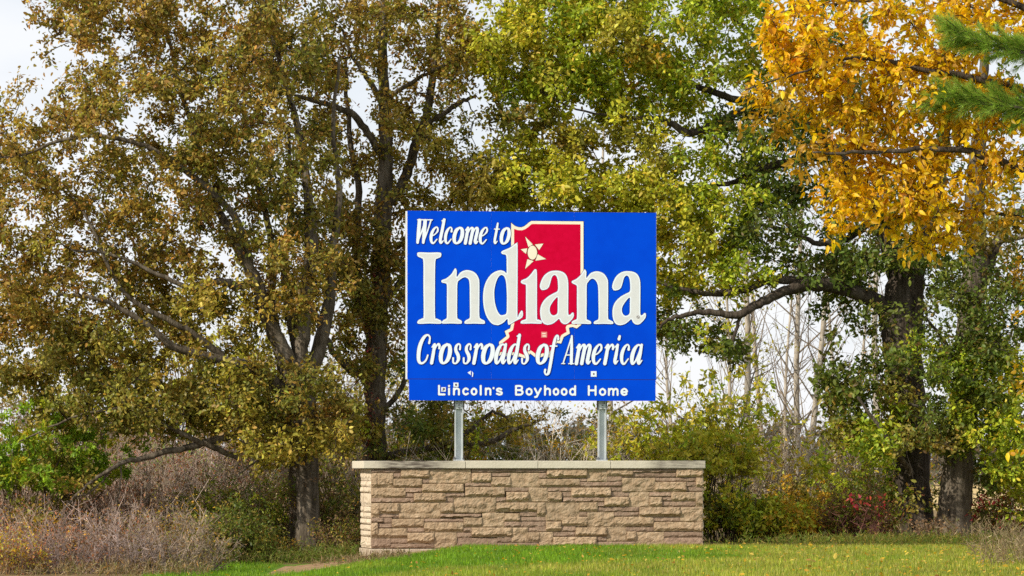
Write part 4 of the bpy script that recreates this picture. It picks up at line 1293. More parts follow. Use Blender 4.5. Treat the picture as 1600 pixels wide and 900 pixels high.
# --- second oak, trunk rising from behind the wall's left end
make_tree('oak_tree', 'tall oak whose dark trunk rises behind the left end of the stone wall', 'tree', 588, 67.0,
          [[(588, 860, 0, 46), (588, 800, 0, 38), (587, 720, 0, 36), (586, 640, 0, 34), (588, 560, 0, 33), (592, 480, 0, 31), (596, 400, 0, 29), (600, 320, 0, 26), (603, 240, 0, 22), (602, 170, 0, 19), (598, 90, 0, 15), (600, 0, 0, 11), (610, -120, 0, 5)],
           [(594, 330, 0, 18), (628, 290, 0.3, 17), (648, 230, 0.5, 15), (668, 170, 0.6, 13), (680, 90, 0.7, 10), (690, -20, 0.7, 6)],
           [(640, 250, 0.4, 10), (660, 200, 0.2, 9), (690, 180, 0, 8), (720, 160, -0.2, 7), (745, 150, -0.3, 4)],
           [(590, 560, 0, 17), (565, 480, 0.2, 16), (556, 400, 0.4, 14), (560, 300, 0.6, 11), (545, 200, 0.8, 8), (540, 90, 0.8, 5)],
           [(600, 250, 0, 11), (570, 200, -0.3, 12), (545, 175, -0.5, 10), (500, 160, -0.8, 8), (460, 150, -1.0, 5)],
           [(602, 170, 0, 10), (580, 130, -0.3, 9), (555, 95, -0.6, 6), (530, 40, -0.8, 4)],
           [(590, 585, 0, 12), (560, 585, -0.3, 14), (530, 560, -0.6, 11), (505, 520, -0.8, 9), (490, 480, -0.9, 5)],
           [(594, 715, 0, 14), (640, 706, -0.3, 13), (700, 694, -0.6, 11), (765, 690, -0.9, 9), (800, 672, -1.0, 7), (850, 655, -1.1, 4)],
           [(700, 694, -0.6, 8), (735, 672, -0.6, 7), (770, 645, -0.7, 5), (800, 655, -0.8, 3)],
           [(600, 640, 0, 10), (622, 615, 0.1, 8), (650, 560, 0.2, 7), (690, 500, 0.3, 4)],
           [(600, 470, 0, 12), (625, 440, 0.3, 11), (650, 400, 0.5, 8), (690, 350, 0.6, 5), (720, 280, 0.6, 3)],
           [(602, 160, 0, 8), (640, 130, 0, 7), (680, 110, 0.2, 5), (720, 90, 0.3, 3)]],
          [(560, -90, 210, 110, 44, 'rust'), (490, 60, 90, 80, 18, 'rust'), (590, 60, 100, 70, 22, 'rust'), (700, 50, 60, 80, 22, 'rust'), (560, 190, 90, 70, 20, 'rust'), (480, 210, 70, 60, 12, 'olive'),
           (690, 200, 60, 50, 8, 'olive'), (640, 250, 70, 70, 13, 'yolive'), (700, 310, 60, 40, 11, 'yolive'), (520, 340, 80, 80, 18, 'rust'), (600, 350, 70, 60, 14, 'rust'), (500, 450, 70, 60, 14, 'rust'),
           (570, 450, 60, 60, 10, 'olive'), (625, 470, 25, 50, 5, 'rust'), (550, 560, 30, 40, 3, 'olive'), (560, 660, 50, 35, 8, 'yolive'), (620, 560, 20, 50, 3, 'dgreen'), (760, 275, 40, 40, 5, 'olive'),
           (660, 660, 50, 40, 8, 'dgreen'), (720, 670, 60, 30, 8, 'olive'), (560, 540, 50, 50, 8, 'rust', -0.7, .5), (540, 400, 60, 80, 10, 'olive', -0.7, .5), (615, 420, 20, 80, 5, 'rust', -0.6, .5), (600, 520, 25, 40, 3, 'olive', -.6, .4), (800, 660, 40, 25, 5, 'yolive'), (400, 120, 60, 90, 10, 'rust'), (660, 120, 80, 60, 12, 'rust'), (650, 400, 30, 50, 4, 'olive'), (760, 420, 100, 90, 14, 'olive')],
          2.2, M['bark'], DK, fol=dict(n_leaf=128, rad=0.42, size=0.100, twigs=7, jitter=0.38), density=1.42, grow_kw=dict(thick=0.018, rmin=0.010))

# --- right-hand oak: long limbs over the sign, yellow-green leaves
make_tree('oak_tree', 'thick dark oak right of the wall, green limbs reaching over the sign', 'tree', 1432, 67.0,
          [[(1434, 862, 0, 74), (1432, 845, 0, 66), (1428, 780, 0, 54), (1424, 700, 0, 52), (1418, 620, 0, 54), (1410, 550, 0, 60), (1408, 500, 0, 66), (1412, 460, 0, 62), (1420, 420, 0, 50)],
           [(1400, 520, 0, 36), (1380, 480, -0.2, 28), (1350, 462, -0.5, 24), (1310, 448, -0.8, 22), (1262, 445, -1.1, 20), (1220, 458, -1.3, 16), (1180, 478, -1.4, 14), (1150, 492, -1.5, 12), (1100, 488, -1.6, 9), (1050, 498, -1.7, 6), (1030, 512, -1.7, 4)],
           [(1280, 446, -1.0, 15), (1240, 438, -1.0, 14), (1200, 440, -1.0, 13), (1150, 455, -1.0, 12), (1100, 458, -1.0, 9), (1050, 448, -1.0, 6), (1000, 430, -1.0, 4)],
           [(1412, 470, 0, 42), (1398, 400, 0.2, 36), (1370, 330, 0.3, 30), (1320, 260, 0.4, 24), (1270, 200, 0.3, 20), (1200, 170, 0.2, 15), (1130, 150, 0, 11), (1060, 120, 0, 8), (980, 70, 0, 5)],
           [(1300, 240, 0.4, 14), (1240, 250, 0.2, 14), (1180, 265, 0, 11), (1160, 280, 0, 9), (1120, 290, 0, 7), (1050, 300, -0.2, 5), (960, 310, -0.4, 3)],
           [(1210, 172, 0.2, 12), (1160, 175, 0, 13), (1085, 208, -0.5, 12), (1060, 200, -0.6, 11), (1030, 186, -0.8, 8), (985, 184, -1.0, 5), (900, 170, -1.2, 3), (820, 130, -1.3, 2)],
           [(1425, 430, 0, 36), (1450, 350, 0.2, 30), (1470, 250, 0.3, 22), (1480, 120, 0.3, 15), (1470, -20, 0.3, 9)],
           [(1370, 330, 0.3, 16), (1330, 370, 0, 12), (1280, 380, -0.3, 9), (1230, 360, -0.6, 6), (1170, 350, -0.8, 4)],
           [(1270, 200, 0.3, 12), (1230, 110, 0.3, 9), (1160, 40, 0.2, 7), (1080, -20, 0, 4)],
           [(1160, 490, -1.45, 6), (1145, 530, -1.4, 5), (1138, 570, -1.4, 3)]],
          [(860, -70, 140, 70, 28, 'green'), (810, 60, 70, 80, 26, 'ygreen'), (880, 50, 90, 90, 34, 'green'), (960, 60, 90, 90, 34, 'ygreen'), (1050, 40, 90, 80, 28, 'green'), (1140, 20, 80, 70, 22, 'green'),
           (1000, 140, 100, 45, 22, 'green'), (870, 150, 100, 35, 14, 'green'), (760, 90, 28, 40, 7, 'ygreen'), (860, 215, 60, 30, 8, 'olive'), (800, 245, 45, 30, 8, 'ygreen'), (745, 285, 40, 25, 6, 'yolive'), (800, 185, 25, 25, 4, 'olive'), (930, 225, 60, 25, 7, 'lemon'), (980, 200, 60, 25, 6, 'ygreen'), (1030, 440, 30, 50, 5, 'ygreen'), (1200, 190, 80, 60, 18, 'dgreen'), (1110, 120, 90, 45, 14, 'green'), (1110, 230, 90, 40, 12, 'green'),
           (840, 290, 90, 40, 24, 'ygreen'), (940, 300, 80, 40, 18, 'ygreen'), (1010, 250, 60, 40, 9, 'lemon'), (1040, 330, 90, 40, 20, 'ygreen'), (1110, 320, 80, 60, 16, 'green'), (790, 290, 40, 35, 6, 'olive'),
           (1230, 270, 70, 60, 16, 'dgreen'), (1210, 370, 80, 50, 16, 'dgreen'), (1080, 410, 60, 50, 18, 'ygreen'), (1150, 420, 60, 35, 9, 'green'), (1060, 490, 40, 40, 9, 'dgreen'), (1130, 530, 30, 30, 4, 'dgreen'),
           (1300, 430, 60, 30, 10, 'dgreen'), (1350, 390, 70, 60, 18, 'dgreen'), (1460, 420, 50, 60, 10, 'dgreen'), (1280, 120, 90, 120, 16, 'dgreen'), (1400, 200, 110, 200, 26, 'dgreen'), (1360, 540, 25, 40, 2, 'dgreen'),
           (1330, 600, 45, 45, 9, 'dgreen', -0.8, .5), (1360, 670, 50, 40, 11, 'green', -0.9, .5), (1310, 650, 30, 40, 5, 'olive', -0.7, .5), (1395, 620, 30, 40, 4, 'olive', -0.9, .4), (975, 70, 35, 45, 5, 'lemon', -.6), (1000, 110, 40, 30, 3, 'amber', -.6), (830, 100, 40, 40, 5, 'lemon', -.6), (900, 400, 100, 50, 8, 'green'), (1000, -80, 200, 70, 24, 'green'), (1330, 500, 60, 25, 5, 'dgreen')],
          2.3, M['bark_dark'], (0.035, 0.028, 0.022), fol=dict(n_leaf=125, rad=0.48, size=0.118, twigs=6), density=1.4)

# --- leaning neighbour with leafy sprouts round both trunks
make_tree('oak_tree', 'rightmost leaning oak trunk wrapped in green sprouts, beside the thick dark oak', 'tree', 1492, 65.5,
          [[(1486, 866, 0, 68), (1488, 845, 0, 61), (1492, 780, 0, 52), (1500, 700, 0, 46), (1508, 620, 0.1, 42), (1514, 540, 0.2, 40), (1520, 460, 0.3, 40), (1524, 400, 0.4, 38), (1522, 330, 0.4, 32), (1530, 200, 0.4, 22), (1540, 60, 0.4, 12), (1550, -80, 0.4, 5)],
           [(1516, 500, 0.2, 20), (1540, 430, 0.4, 18), (1570, 350, 0.6, 15), (1600, 330, 0.7, 12), (1680, 310, 0.8, 8)],
           [(1522, 420, 0.4, 16), (1556, 380, 0.2, 11), (1590, 372, 0, 8), (1640, 360, -0.2, 5)],
           [(1506, 640, 0, 10), (1540, 590, -0.4, 7), (1580, 560, -0.7, 4)],
           [(1424, 740, 0, 10), (1390, 690, -0.6, 7), (1340, 620, -0.9, 4)],
           [(1500, 700, 0, 8), (1460, 650, -0.5, 6), (1420, 630, -0.8, 4)],
           [(1510, 600, 0, 8), (1480, 540, -0.4, 6), (1450, 500, -0.6, 4)]],
          [(1475, 500, 50, 45, 8, 'dgreen', -0.6, .5), (1500, 560, 70, 45, 18, 'green', -0.5, .5), (1560, 510, 50, 60, 16, 'dgreen', -0.5, .6), (1570, 610, 40, 60, 16, 'green', -0.5, .6),
           (1455, 650, 50, 28, 7, 'dgreen', -1.0, .4), (1500, 660, 60, 40, 10, 'dgreen', -0.8, .4), (1575, 710, 35, 60, 14, 'green', -0.5, .5), (1540, 780, 30, 50, 6, 'dgreen', 0.2, .5), (1425, 560, 40, 30, 3, 'dgreen', -0.8, .4),
           (1520, 420, 50, 50, 9, 'dgreen', -0.9, .4), (1545, 560, 40, 70, 12, 'dgreen', -0.9, .4), (1520, 640, 40, 50, 9, 'green', -0.9, .4), (1580, 640, 30, 80, 14, 'green', -0.6, .5), (1590, 760, 25, 50, 8, 'green', -0.2, .4), (1535, 350, 50, 40, 9, 'olive', -0.7, .5), (1480, 590, 30, 40, 5, 'dgreen', -1.2, .4), (1445, 688, 45, 18, 6, 'olive', -1.2, .4), (1590, 420, 40, 40, 5, 'amber', 0.4, .6), (1560, 120, 90, 180, 22, 'dgreen'), (1390, 700, 30, 30, 4, 'green', -1.2, .3), (1425, 770, 18, 25, 1, 'olive', -1.3, .3), (1660, 450, 70, 300, 30, 'dgreen')],
          2.0, M['bark'], (0.05, 0.042, 0.034), fol=dict(n_leaf=110, rad=0.42, size=0.105, twigs=6), density=1.3)

# --- nearer tree off to the right with large orange leaves
make_tree('hickory_tree', 'golden orange broad leaved tree hanging in from the upper right corner', 'tree', 1790, 43.0,
          [[(1790, 905, 0, 60), (1786, 700, 0, 52), (1780, 500, 0, 46), (1770, 300, 0, 38), (1760, 100, 0, 28), (1750, -120, 0, 14)],
           [(1776, 420, 0, 24), (1690, 330, -0.3, 18), (1600, 270, -0.5, 14), (1500, 235, -0.6, 10), (1400, 235, -0.6, 7), (1320, 240, -0.6, 5), (1270, 238, -0.6, 3)],
           [(1770, 280, 0, 22), (1660, 180, -0.3, 15), (1560, 130, -0.4, 11), (1450, 110, -0.5, 8), (1330, 90, -0.5, 5), (1230, 120, -0.5, 3), (1165, 140, -0.5, 2)],
           [(1765, 160, 0, 18), (1640, 30, 0, 12), (1500, -10, 0, 8), (1350, 0, 0.2, 5), (1220, 20, 0.3, 3)],
           [(1776, 480, 0, 14), (1700, 400, 0.4, 10), (1600, 345, 0.7, 7), (1500, 330, 0.8, 5), (1430, 350, 0.9, 3)],
           [(1780, 620, 0, 12), (1700, 560, 0.2, 7), (1620, 500, 0.3, 4), (1595, 490, 0.3, 2)],
           [(1784, 760, 0, 10), (1700, 700, 0.2, 6), (1620, 660, 0.3, 3), (1592, 650, 0.3, 2)]],
          [(1290, 40, 100, 60, 24, 'orange'), (1420, 30, 120, 70, 28, 'orange'), (1550, 50, 90, 70, 20, 'orange'), (1250, 120, 60, 40, 10, 'orange'), (1350, 130, 90, 50, 20, 'orange'), (1460, 140, 90, 55, 20, 'orange'),
           (1560, 200, 60, 70, 16, 'orange'), (1400, 215, 110, 45, 20, 'orange'), (1330, 285, 45, 35, 9, 'orange'), (1410, 290, 80, 45, 16, 'orange'), (1500, 280, 80, 55, 16, 'orange'), (1440, 350, 40, 30, 6, 'orange'),
           (1370, 340, 40, 20, 3, 'orange'), (1178, 145, 18, 14, 2, 'orange'), (1225, 185, 40, 20, 2, 'amber'), (1300, 330, 35, 25, 2, 'orange'), (1460, 385, 25, 15, 2, 'orange'), (1545, 345, 45, 25, 3, 'amber'), (1215, 95, 35, 30, 4, 'orange'), (1600, 610, 8, 16, 1, 'amber'), (1235, 50, 30, 40, 3, 'orange'), (1200, 150, 40, 25, 3, 'amber'), (1290, 180, 50, 40, 6, 'orange'), (1595, 310, 30, 40, 3, 'orange'), (1597, 480, 12, 20, 1, 'orange'), (1600, 700, 8, 20, 1, 'orange'), (1270, 240, 30, 30, 2, 'amber'), (1520, -60, 150, 50, 14, 'orange'), (1690, 200, 80, 250, 34, 'orange'), (1690, 520, 60, 160, 8, 'orange')],
          1.1, M['bark_dark'], (0.06, 0.045, 0.03), leaf_mat=M['leaf_big'],
          density=1.12, fol=dict(n_leaf=54, rad=0.33, size=0.118, tpl=LEAF_BROAD, aspect=0.80, twigs=7, jitter=0.26, droop=0.55, up=0.5), leaf_objects=300, grow_kw=dict(rmin=0.004, thick=0.008))


# --- pine reaching in from the right
def pine():
    Y = 42.6
    base = on_ground(1900, Y)
    root = empty('pine_tree', base)
    tag(root, 'green long needled pine with two boughs reaching in at the upper right edge', 'pine tree')
    tr = Tubes()
    skeleton_limb(tr, [(1900, 940, 0, 50), (1898, 700, 0, 44), (1896, 400, 0, 36), (1894, 100, 0, 26), (1892, -150, 0, 12)], Y, 16, 0.05)
    link_mesh('trunk', tr.mesh('trunk', True, False, base), root, [M['bark']])
    pos, dirs, ups, ln, col = [], [], [], [], []
    for bough in ([(1896, 160, 0, 14), (1760, 110, -0.4, 10), (1660, 95, -0.7, 8), (1600, 82, -0.8, 6), (1540, 66, -0.9, 4), (1500, 52, -0.9, 2.5)],
                  [(1896, 260, 0, 14), (1760, 200, -0.3, 10), (1650, 180, -0.5, 8), (1590, 168, -0.6, 6), (1530, 160, -0.6, 4), (1480, 152, -0.6, 2.5)]):
        lb = Tubes()
        q = skeleton_limb(lb, bough, Y, 8, 0.03)
        sh = []
        for i in range(8, len(q)):
            for _ in range(6):
                a = q[i, :3]
                d = norm(np.array([-1.0, RNG.normal(0, 0.55), 0.28 + RNG.normal(0, 0.55)]))
                L = RNG.uniform(0.22, 0.46)
                sh.append((a, a + d * L, d))
                lb.add([a, a + d * L * 0.5, a + d * L], [0.008, 0.006, 0.004], 5)
        link_mesh('bough', lb.mesh('bough', True, False, base), root, [M['bark_dark']])
        for a, e, d in sh:
            m = 150
            t = RNG.uniform(0.15, 1.05, m)[:, None]
            p = a + (e - a) * t
            r = RNG.normal(0, 1, (m, 3))
            r -= (r @ d)[:, None] * d
            dd = norm(r) * RNG.uniform(0.4, 0.9, (m, 1)) + d * 0.8
            pos.append(p)
            dirs.append(dd)
            ups.append(RNG.normal(0, 1, (m, 3)))
            ln.append(RNG.uniform(0.10, 0.16, m))
            col.append(pick(PAL['pine'], m, 0.25))
    pos, dirs, ups, ln, col = map(np.concatenate, (pos, dirs, ups, ln, col))
    V, F, Cc = leaf_arrays(pos - base, dirs, ups, ln, np.full(len(ln), 0.0048), col, NEEDLE)
    o = link_mesh('needles', np_mesh('needles', V, F, Cc), root, [M['needle']])
    o['kind'] = 'stuff'


pine()


# --- slender pale trees beyond
def slender(px, pyb, Y, top, w, lean, label, twig_n=40, leaves=None, seed=0):
    rng = np.random.default_rng(100 + seed)
    base = on_ground(px, Y)
    root = empty('slender_tree', base)
    tag(root, label, 'tree', 'slender pale trees behind the wall')
    tr = Tubes()
    H = CAM_Z - (top - HOR) / FPX * Y - base[2]
    n = 14
    t = np.linspace(0, 1, n)
    xx = base[0] + lean * t + 0.17 * np.sin(t * 6 + seed * 1.7) * t
    pts = np.column_stack([xx, base[1] + 0.2 * np.sin(t * 4 + seed), base[2] - 0.05 + H * t])
    rad = np.maximum(w * 0.5 * Y / FPX * (1 - 0.75 * t), 0.010)
    tr.add(pts, rad, 9, ridge=0.03)
    link_mesh('trunk', tr.mesh('trunk', True, False, base), root, [M['bark_pale']])
    tb = Tubes()
    cc = (0.24, 0.20, 0.155)
    tips = []
    for k in range(twig_n):
        u = rng.uniform(0.12, 1.0)
        i = u * (n - 1)
        a = pts[int(i)] * (1 - i % 1) + pts[min(n - 1, int(i) + 1)] * (i % 1)
        ang = rng.uniform(0, 2 * math.pi)
        d = np.array([math.cos(ang), math.sin(ang) * 0.8, rng.uniform(0.5, 1.5)])
        d = d / np.linalg.norm(d)
        L = rng.uniform(0.6, 2.3) * (1.15 - 0.6 * u)
        mid = a + d * L * 0.5 + rng.normal(0, 0.06, 3)
        e = a + d * L + np.array([0, 0, 0.2 * L])
        r0 = min(rad[int(i)] * 0.5, 0.006 + 0.009 * L)
        tb.add([a, mid, e], [r0, r0 * 0.65, 0.004], 4, cc)
        for _ in range(5):
            s = rng.uniform(0.3, 1)
            b = a + (e - a) * s
            d2 = norm(d + rng.normal(0, 0.55, 3))
            l2 = L * rng.uniform(0.15, 0.45)
            tb.add([b, b + d2 * l2 * .5 + rng.normal(0, .02, 3), b + d2 * l2], [0.0055, 0.0045, 0.003], 3, cc)
            tips.append(b + d2 * l2 * 0.8)
    o = link_mesh('branches', tb.mesh('branches', True, True, base), root, [M['twig']])
    o['kind'] = 'stuff'
    if leaves:
        tips = [tp for tp in tips if rng.random() < leaves[1]]
        f = foliage(tips, [leaves[0]] * len(tips), None, None, n_leaf=leaves[2], rad=0.22, size=0.10, twigs=3)
        V, F, Cc = leaf_arrays(f[0] - base, f[1], f[2], f[3], f[4], f[5], LEAF4)
        c = link_mesh('crown', np_mesh('crown', V, F, Cc), root, [M['leaf']])
        c['kind'] = 'stuff'


SL = [
    (1163, 800, 76, 120, 13, 0.15, 'slender pale tree first to the right of the sign panel', ('lemon', .25, 5)),
    (1197, 800, 84, 200, 9, -0.5, 'thin pale tree leaning left between two thicker slender trunks', ('lemon', .2, 4)),
    (1250, 790, 78, 130, 12, -0.15, 'straight pale slender tree crossing the gap under the big oak limb', None),
    (1258, 800, 77, 150, 12, 0.75, 'pale slender tree leaning right out of the foot of a straight one', None),
    (1303, 790, 84, 250, 8, -0.1, 'very thin pale tree in the bright gap left of the thick oak', None),
    (1372, 800, 80, 200, 14, 0.0, 'pale slender tree close to the left of the thick dark oak', None),
    (1335, 800, 92, 260, 7, 0.5, 'faint thin tree far back in the gap left of the thick oak', ('amber', .12, 4)),
    (1128, 800, 80, 380, 9, 0.3, 'short thin tree just past the right end of the wall', ('ygreen', .3, 5)),
    (957, 800, 82, 90, 9, -0.25, 'tall pale tree showing above the top edge of the sign', None),
    (1225, 800, 96, 330, 7, 0.2, 'small faint tree farthest back between the slender trunks', None),
    (1578, 800, 90, 240, 9, 0.2, 'pale thin tree behind the leaning oak at the right edge', ('amber', .2, 5)),
    (1415, 800, 98, 300, 8, -0.4, 'thin pale tree hidden behind the thick dark oak trunk', None),
    (1060, 800, 88, 420, 8, -0.4, 'thin pale tree behind the right edge of the sign panel', ('lemon', .15, 4)),
]
for i, (px, pyb, Y, top, w, lean, lab, lv) in enumerate(SL):
    slender(px, pyb, Y, top, w, lean, lab, leaves=lv, seed=i)


# --- shrubs
def shrub(name, label, px, Y, pw, py_top, n_stem, key, n_leaf, group=None, stem_col=(0.10, 0.075, 0.05), twiggy=3, size=0.075, category='shrub', depth=None, leaf_low=0.15, stem_r=0.008, spread=0.6, tpl=LEAF4):
    """many thin stems from the ground, each branching; leaves on the upper parts"""
    base = on_ground(px, Y)
    root = empty(name, base)
    tag(root, label, category, group)
    W = pw * Y / FPX
    H = CAM_Z - (py_top - HOR) / FPX * Y - base[2]
    Dp = depth or max(0.7, W * 0.5)
    tb = Tubes()
    tips = []
    for _ in range(n_stem):
        r, a = math.sqrt(RNG.uniform(0, 1)), RNG.uniform(0, 2 * math.pi)
        b = base + np.array([r * math.cos(a) * W * 0.40, r * math.sin(a) * Dp * 0.5, 0])
        b[2] = gz(b[0], b[1]) - 0.03
        h = H * (0.55 + 0.45 * RNG.uniform()) * (1 - 0.35 * r * r)
        d = np.array([math.cos(a) * spread * r, math.sin(a) * spread * r * 0.7, 1.0]) + RNG.normal(0, 0.18, 3)
        d = d / np.linalg.norm(d)
        p = [b]
        m = 5
        for k in range(m):
            d = norm(d + RNG.normal(0, 0.14, 3))
            p.append(p[-1] + d * h / m)
        p = np.array(p)
        rr = np.linspace(stem_r * RNG.uniform(.7, 1.5), 0.0035, m + 1)
        cc = np.array(stem_col) * math.exp(RNG.normal(0, 0.3))
        tb.add(p, rr, 4, cc)
        for _ in range(twiggy):
            t = RNG.uniform(0.25, 1.0) * m
            i = min(m - 1, int(t))
            q = p[i] + (p[i + 1] - p[i]) * (t - i)
            d2 = norm((p[i + 1] - p[i]) / (h / m) + RNG.normal(0, 0.6, 3))
            L = h * RNG.uniform(0.12, 0.40)
            e = q + d2 * L + RNG.normal(0, 0.03, 3)
            tb.add([q, (q + e) / 2 + RNG.normal(0, 0.03, 3), e], [0.0055, 0.0045, 0.0028], 3, cc)
            tips.append(e)
            if twiggy > 3:
                for _ in range(2):
                    e2 = q + (e - q) * RNG.uniform(0.4, 1) + RNG.normal(0, L * 0.35, 3)
                    s2 = q + (e - q) * RNG.uniform(0.2, 0.8)
                    tb.add([s2, e2], [0.0042, 0.0026], 3, cc)
                    tips.append(e2)
        tips += [p[-1], p[-2], (p[2] + p[3]) / 2]
    o = link_mesh('stems', tb.mesh('stems', True, True, base), root, [M['twig']])
    o['kind'] = 'stuff'
    tips = np.array(tips)
    zlim = base[2] + H * leaf_low
    tips = tips[tips[:, 2] > zlim]
    if n_leaf:
        keys = [key if isinstance(key, str) else random.choice(key) for _ in tips]
        per = max(1, int(n_leaf / max(1, len(tips))))
        if n_leaf < len(tips):
            sel = RNG.choice(len(tips), n_leaf, replace=False)
            tips = tips[sel]
            keys = [keys[i] for i in sel]
        f = foliage(tips, keys, None, None, n_leaf=per, rad=0.20, size=size, twigs=3, droop=0.2)
        V, F, Cc = leaf_arrays(f[0] - base, f[1], f[2], f[3], f[4], f[5], tpl)
        c = link_mesh('foliage', np_mesh('foliage', V, F, Cc, True), root, [M['leaf']])
        c['kind'] = 'stuff'
    return root


GREY = (0.38, 0.31, 0.25)
# bare thicket at lower left
TH_ = 'bare thicket shrubs left of the big oak'
shrub('bare_shrub', 'greyish bare shrub at the far left edge under the oak limbs', 20, 66, 190, 690, 110, 'brown', 500, TH_, GREY, 6, leaf_low=.0)
shrub('bare_shrub', 'pinkish bare shrub below the drooping limb tip, second from the left edge', 130, 65, 190, 720, 110, ['brown', 'coral'], 600, TH_, (0.40, 0.29, 0.24), 6, leaf_low=.0)
shrub('bare_shrub', 'dense grey twigged shrub midway between the left edge and the pale oak trunk', 230, 66, 190, 690, 120, ['brown', 'coral'], 600, TH_, GREY, 6, leaf_low=.0)
shrub('bare_shrub', 'bare shrub with a few coral leaves left of the green shrubs by the oak trunk', 320, 68, 180, 650, 110, ['coral', 'brown', 'olive'], 1100, TH_, GREY, 6, leaf_low=.2)
shrub('bare_shrub', 'taller bare shrub standing farther back behind the left thicket', 90, 74, 240, 640, 110, ['brown', 'coral'], 800, TH_, (0.38, 0.285, 0.24), 6, leaf_low=.1)
shrub('bare_shrub', 'tallest bare shrub behind the thicket, under the long drooping limb', 250, 76, 260, 620, 120, ['coral', 'brown'], 1300, TH_, (0.38, 0.285, 0.24), 6, leaf_low=.2)
shrub('yellow_shrub', 'low golden yellow shrub in the lower left corner', 25, 58, 110, 830, 40, ['amber', 'orange', 'lemon'], 1500, None, (0.2, 0.13, 0.06), 3, size=0.06, leaf_low=.0)
shrub('green_shrub', 'bright green bush seen through the left oak limbs near the left edge', 58, 63.4, 125, 620, 56, ['bright', 'bright', 'green'], 11500, None, size=0.095, leaf_low=.47)
shrub('green_shrub', 'bright green leafy bush cut by the left edge, under the oak limbs', -5, 62.6, 130, 600, 56, ['bright', 'bright', 'green'], 11000, None, size=0.095, leaf_low=.40)
shrub('green_shrub', 'green bush behind the drooping limbs in the left thicket', 220, 78, 150, 640, 40, ['bright', 'olive'], 2600, None, size=0.10, leaf_low=.4)
shrub('bare_shrub', 'low bare shrub with orange leaves at the bottom left edge', 50, 57.0, 190, 775, 80, ['coral', 'amber', 'brown'], 1100, TH_, (0.32, 0.24, 0.19), 6, size=0.06, leaf_low=.0)
shrub('bare_shrub', 'pale twigged shrub along the bottom edge, nearest the camera', 160, 57.5, 190, 765, 70, ['brown', 'coral'], 500, TH_, (0.33, 0.25, 0.21), 6, size=0.06, leaf_low=.0)
shrub('bare_shrub', 'low twiggy shrub meeting the left edge of the lawn', 255, 58.5, 150, 775, 70, ['brown', 'olive', 'amber'], 1200, TH_, (0.36, 0.28, 0.22), 6, size=0.06, leaf_low=.0)
shrub('leafy_shrub', 'dark green shrub at the left tip of the lawn', 355, 60.5, 120, 775, 60, ['dgreen', 'dgreen', 'olive'], 8500, None, size=0.065, leaf_low=.0)
shrub('bare_shrub', 'whitish dead stems standing up out of the left thicket', 245, 63.5, 170, 745, 14, 'brown', 40, TH_, (0.52, 0.45, 0.37), 6, leaf_low=.3, stem_r=0.016, spread=1.1)
shrub('bare_shrub', 'pale dead stems in the thicket near the left edge', 60, 62.5, 150, 775, 12, 'brown', 40, TH_, (0.50, 0.42, 0.34), 6, leaf_low=.3, stem_r=0.014, spread=1.1)
for i_, (px_, w_, lab_) in enumerate(((-10, 150, 'orange flecked bare shrub in the lower left corner'), (90, 170, 'grey mauve bare shrub at the bottom edge right of the corner'),
                                      (190, 160, 'low mauve twiggy shrub at the bottom edge, third from the corner'), (285, 150, 'bare shrub at the bottom edge just before the lawn tip'))):
    shrub('bare_shrub', lab_, px_, 53.9 + 0.3 * i_, w_, 812 - 8 * (i_ % 2), 60, [['coral', 'amber', 'lemon'], ['brown', 'coral'], ['brown'], ['brown', 'olive']][i_], [1500, 500, 300, 500][i_], TH_, [(0.30, 0.22, 0.15), (0.33, 0.25, 0.22), (0.30, 0.235, 0.21), (0.28, 0.22, 0.17)][i_], 6, size=0.055, leaf_low=.0)
# sunlit pale green young trees behind the left oak
shrub('young_tree', 'pale yellow green young tree glowing behind the left oak limbs', 345, 84, 200, 300, 70, ['lemon', 'ygreen'], 11000, None, category='tree', size=0.13, leaf_low=.3, stem_r=0.03, spread=.25)
shrub('young_tree', 'pale green young tree behind the two left oak trunks', 520, 88, 150, 440, 46, ['lemon', 'olive'], 5000, None, category='tree', size=0.13, leaf_low=.2, stem_r=0.03, spread=.25)
shrub('young_tree', 'hazy olive young tree far behind at the left edge', 60, 90, 260, 480, 60, ['olive', 'rust'], 5000, None, category='tree', size=0.14, leaf_low=.2, stem_r=0.03, spread=.3)
shrub('young_tree', 'airy yellow leaved young tree in the gap between the two left oak trunks', 548, 78, 110, 380, 32, ['lemon', 'olive', 'brown'], 2400, None, (0.16, 0.13, 0.10), 6, category='tree', size=0.10, leaf_low=.2, stem_r=0.02, spread=.2)
shrub('young_tree', 'thin twiggy young tree behind the left edge of the sign', 650, 80, 130, 520, 34, ['olive', 'brown'], 1500, None, (0.18, 0.145, 0.11), 6, category='tree', size=0.10, leaf_low=.2, stem_r=0.02, spread=.2)
shrub('young_tree', 'broad olive young tree closing the view behind the left thicket', 190, 88, 260, 380, 66, ['olive', 'yolive'], 10000, None, (0.14, 0.11, 0.08), 3, category='tree', size=0.13, leaf_low=.2, stem_r=0.03, spread=.3)
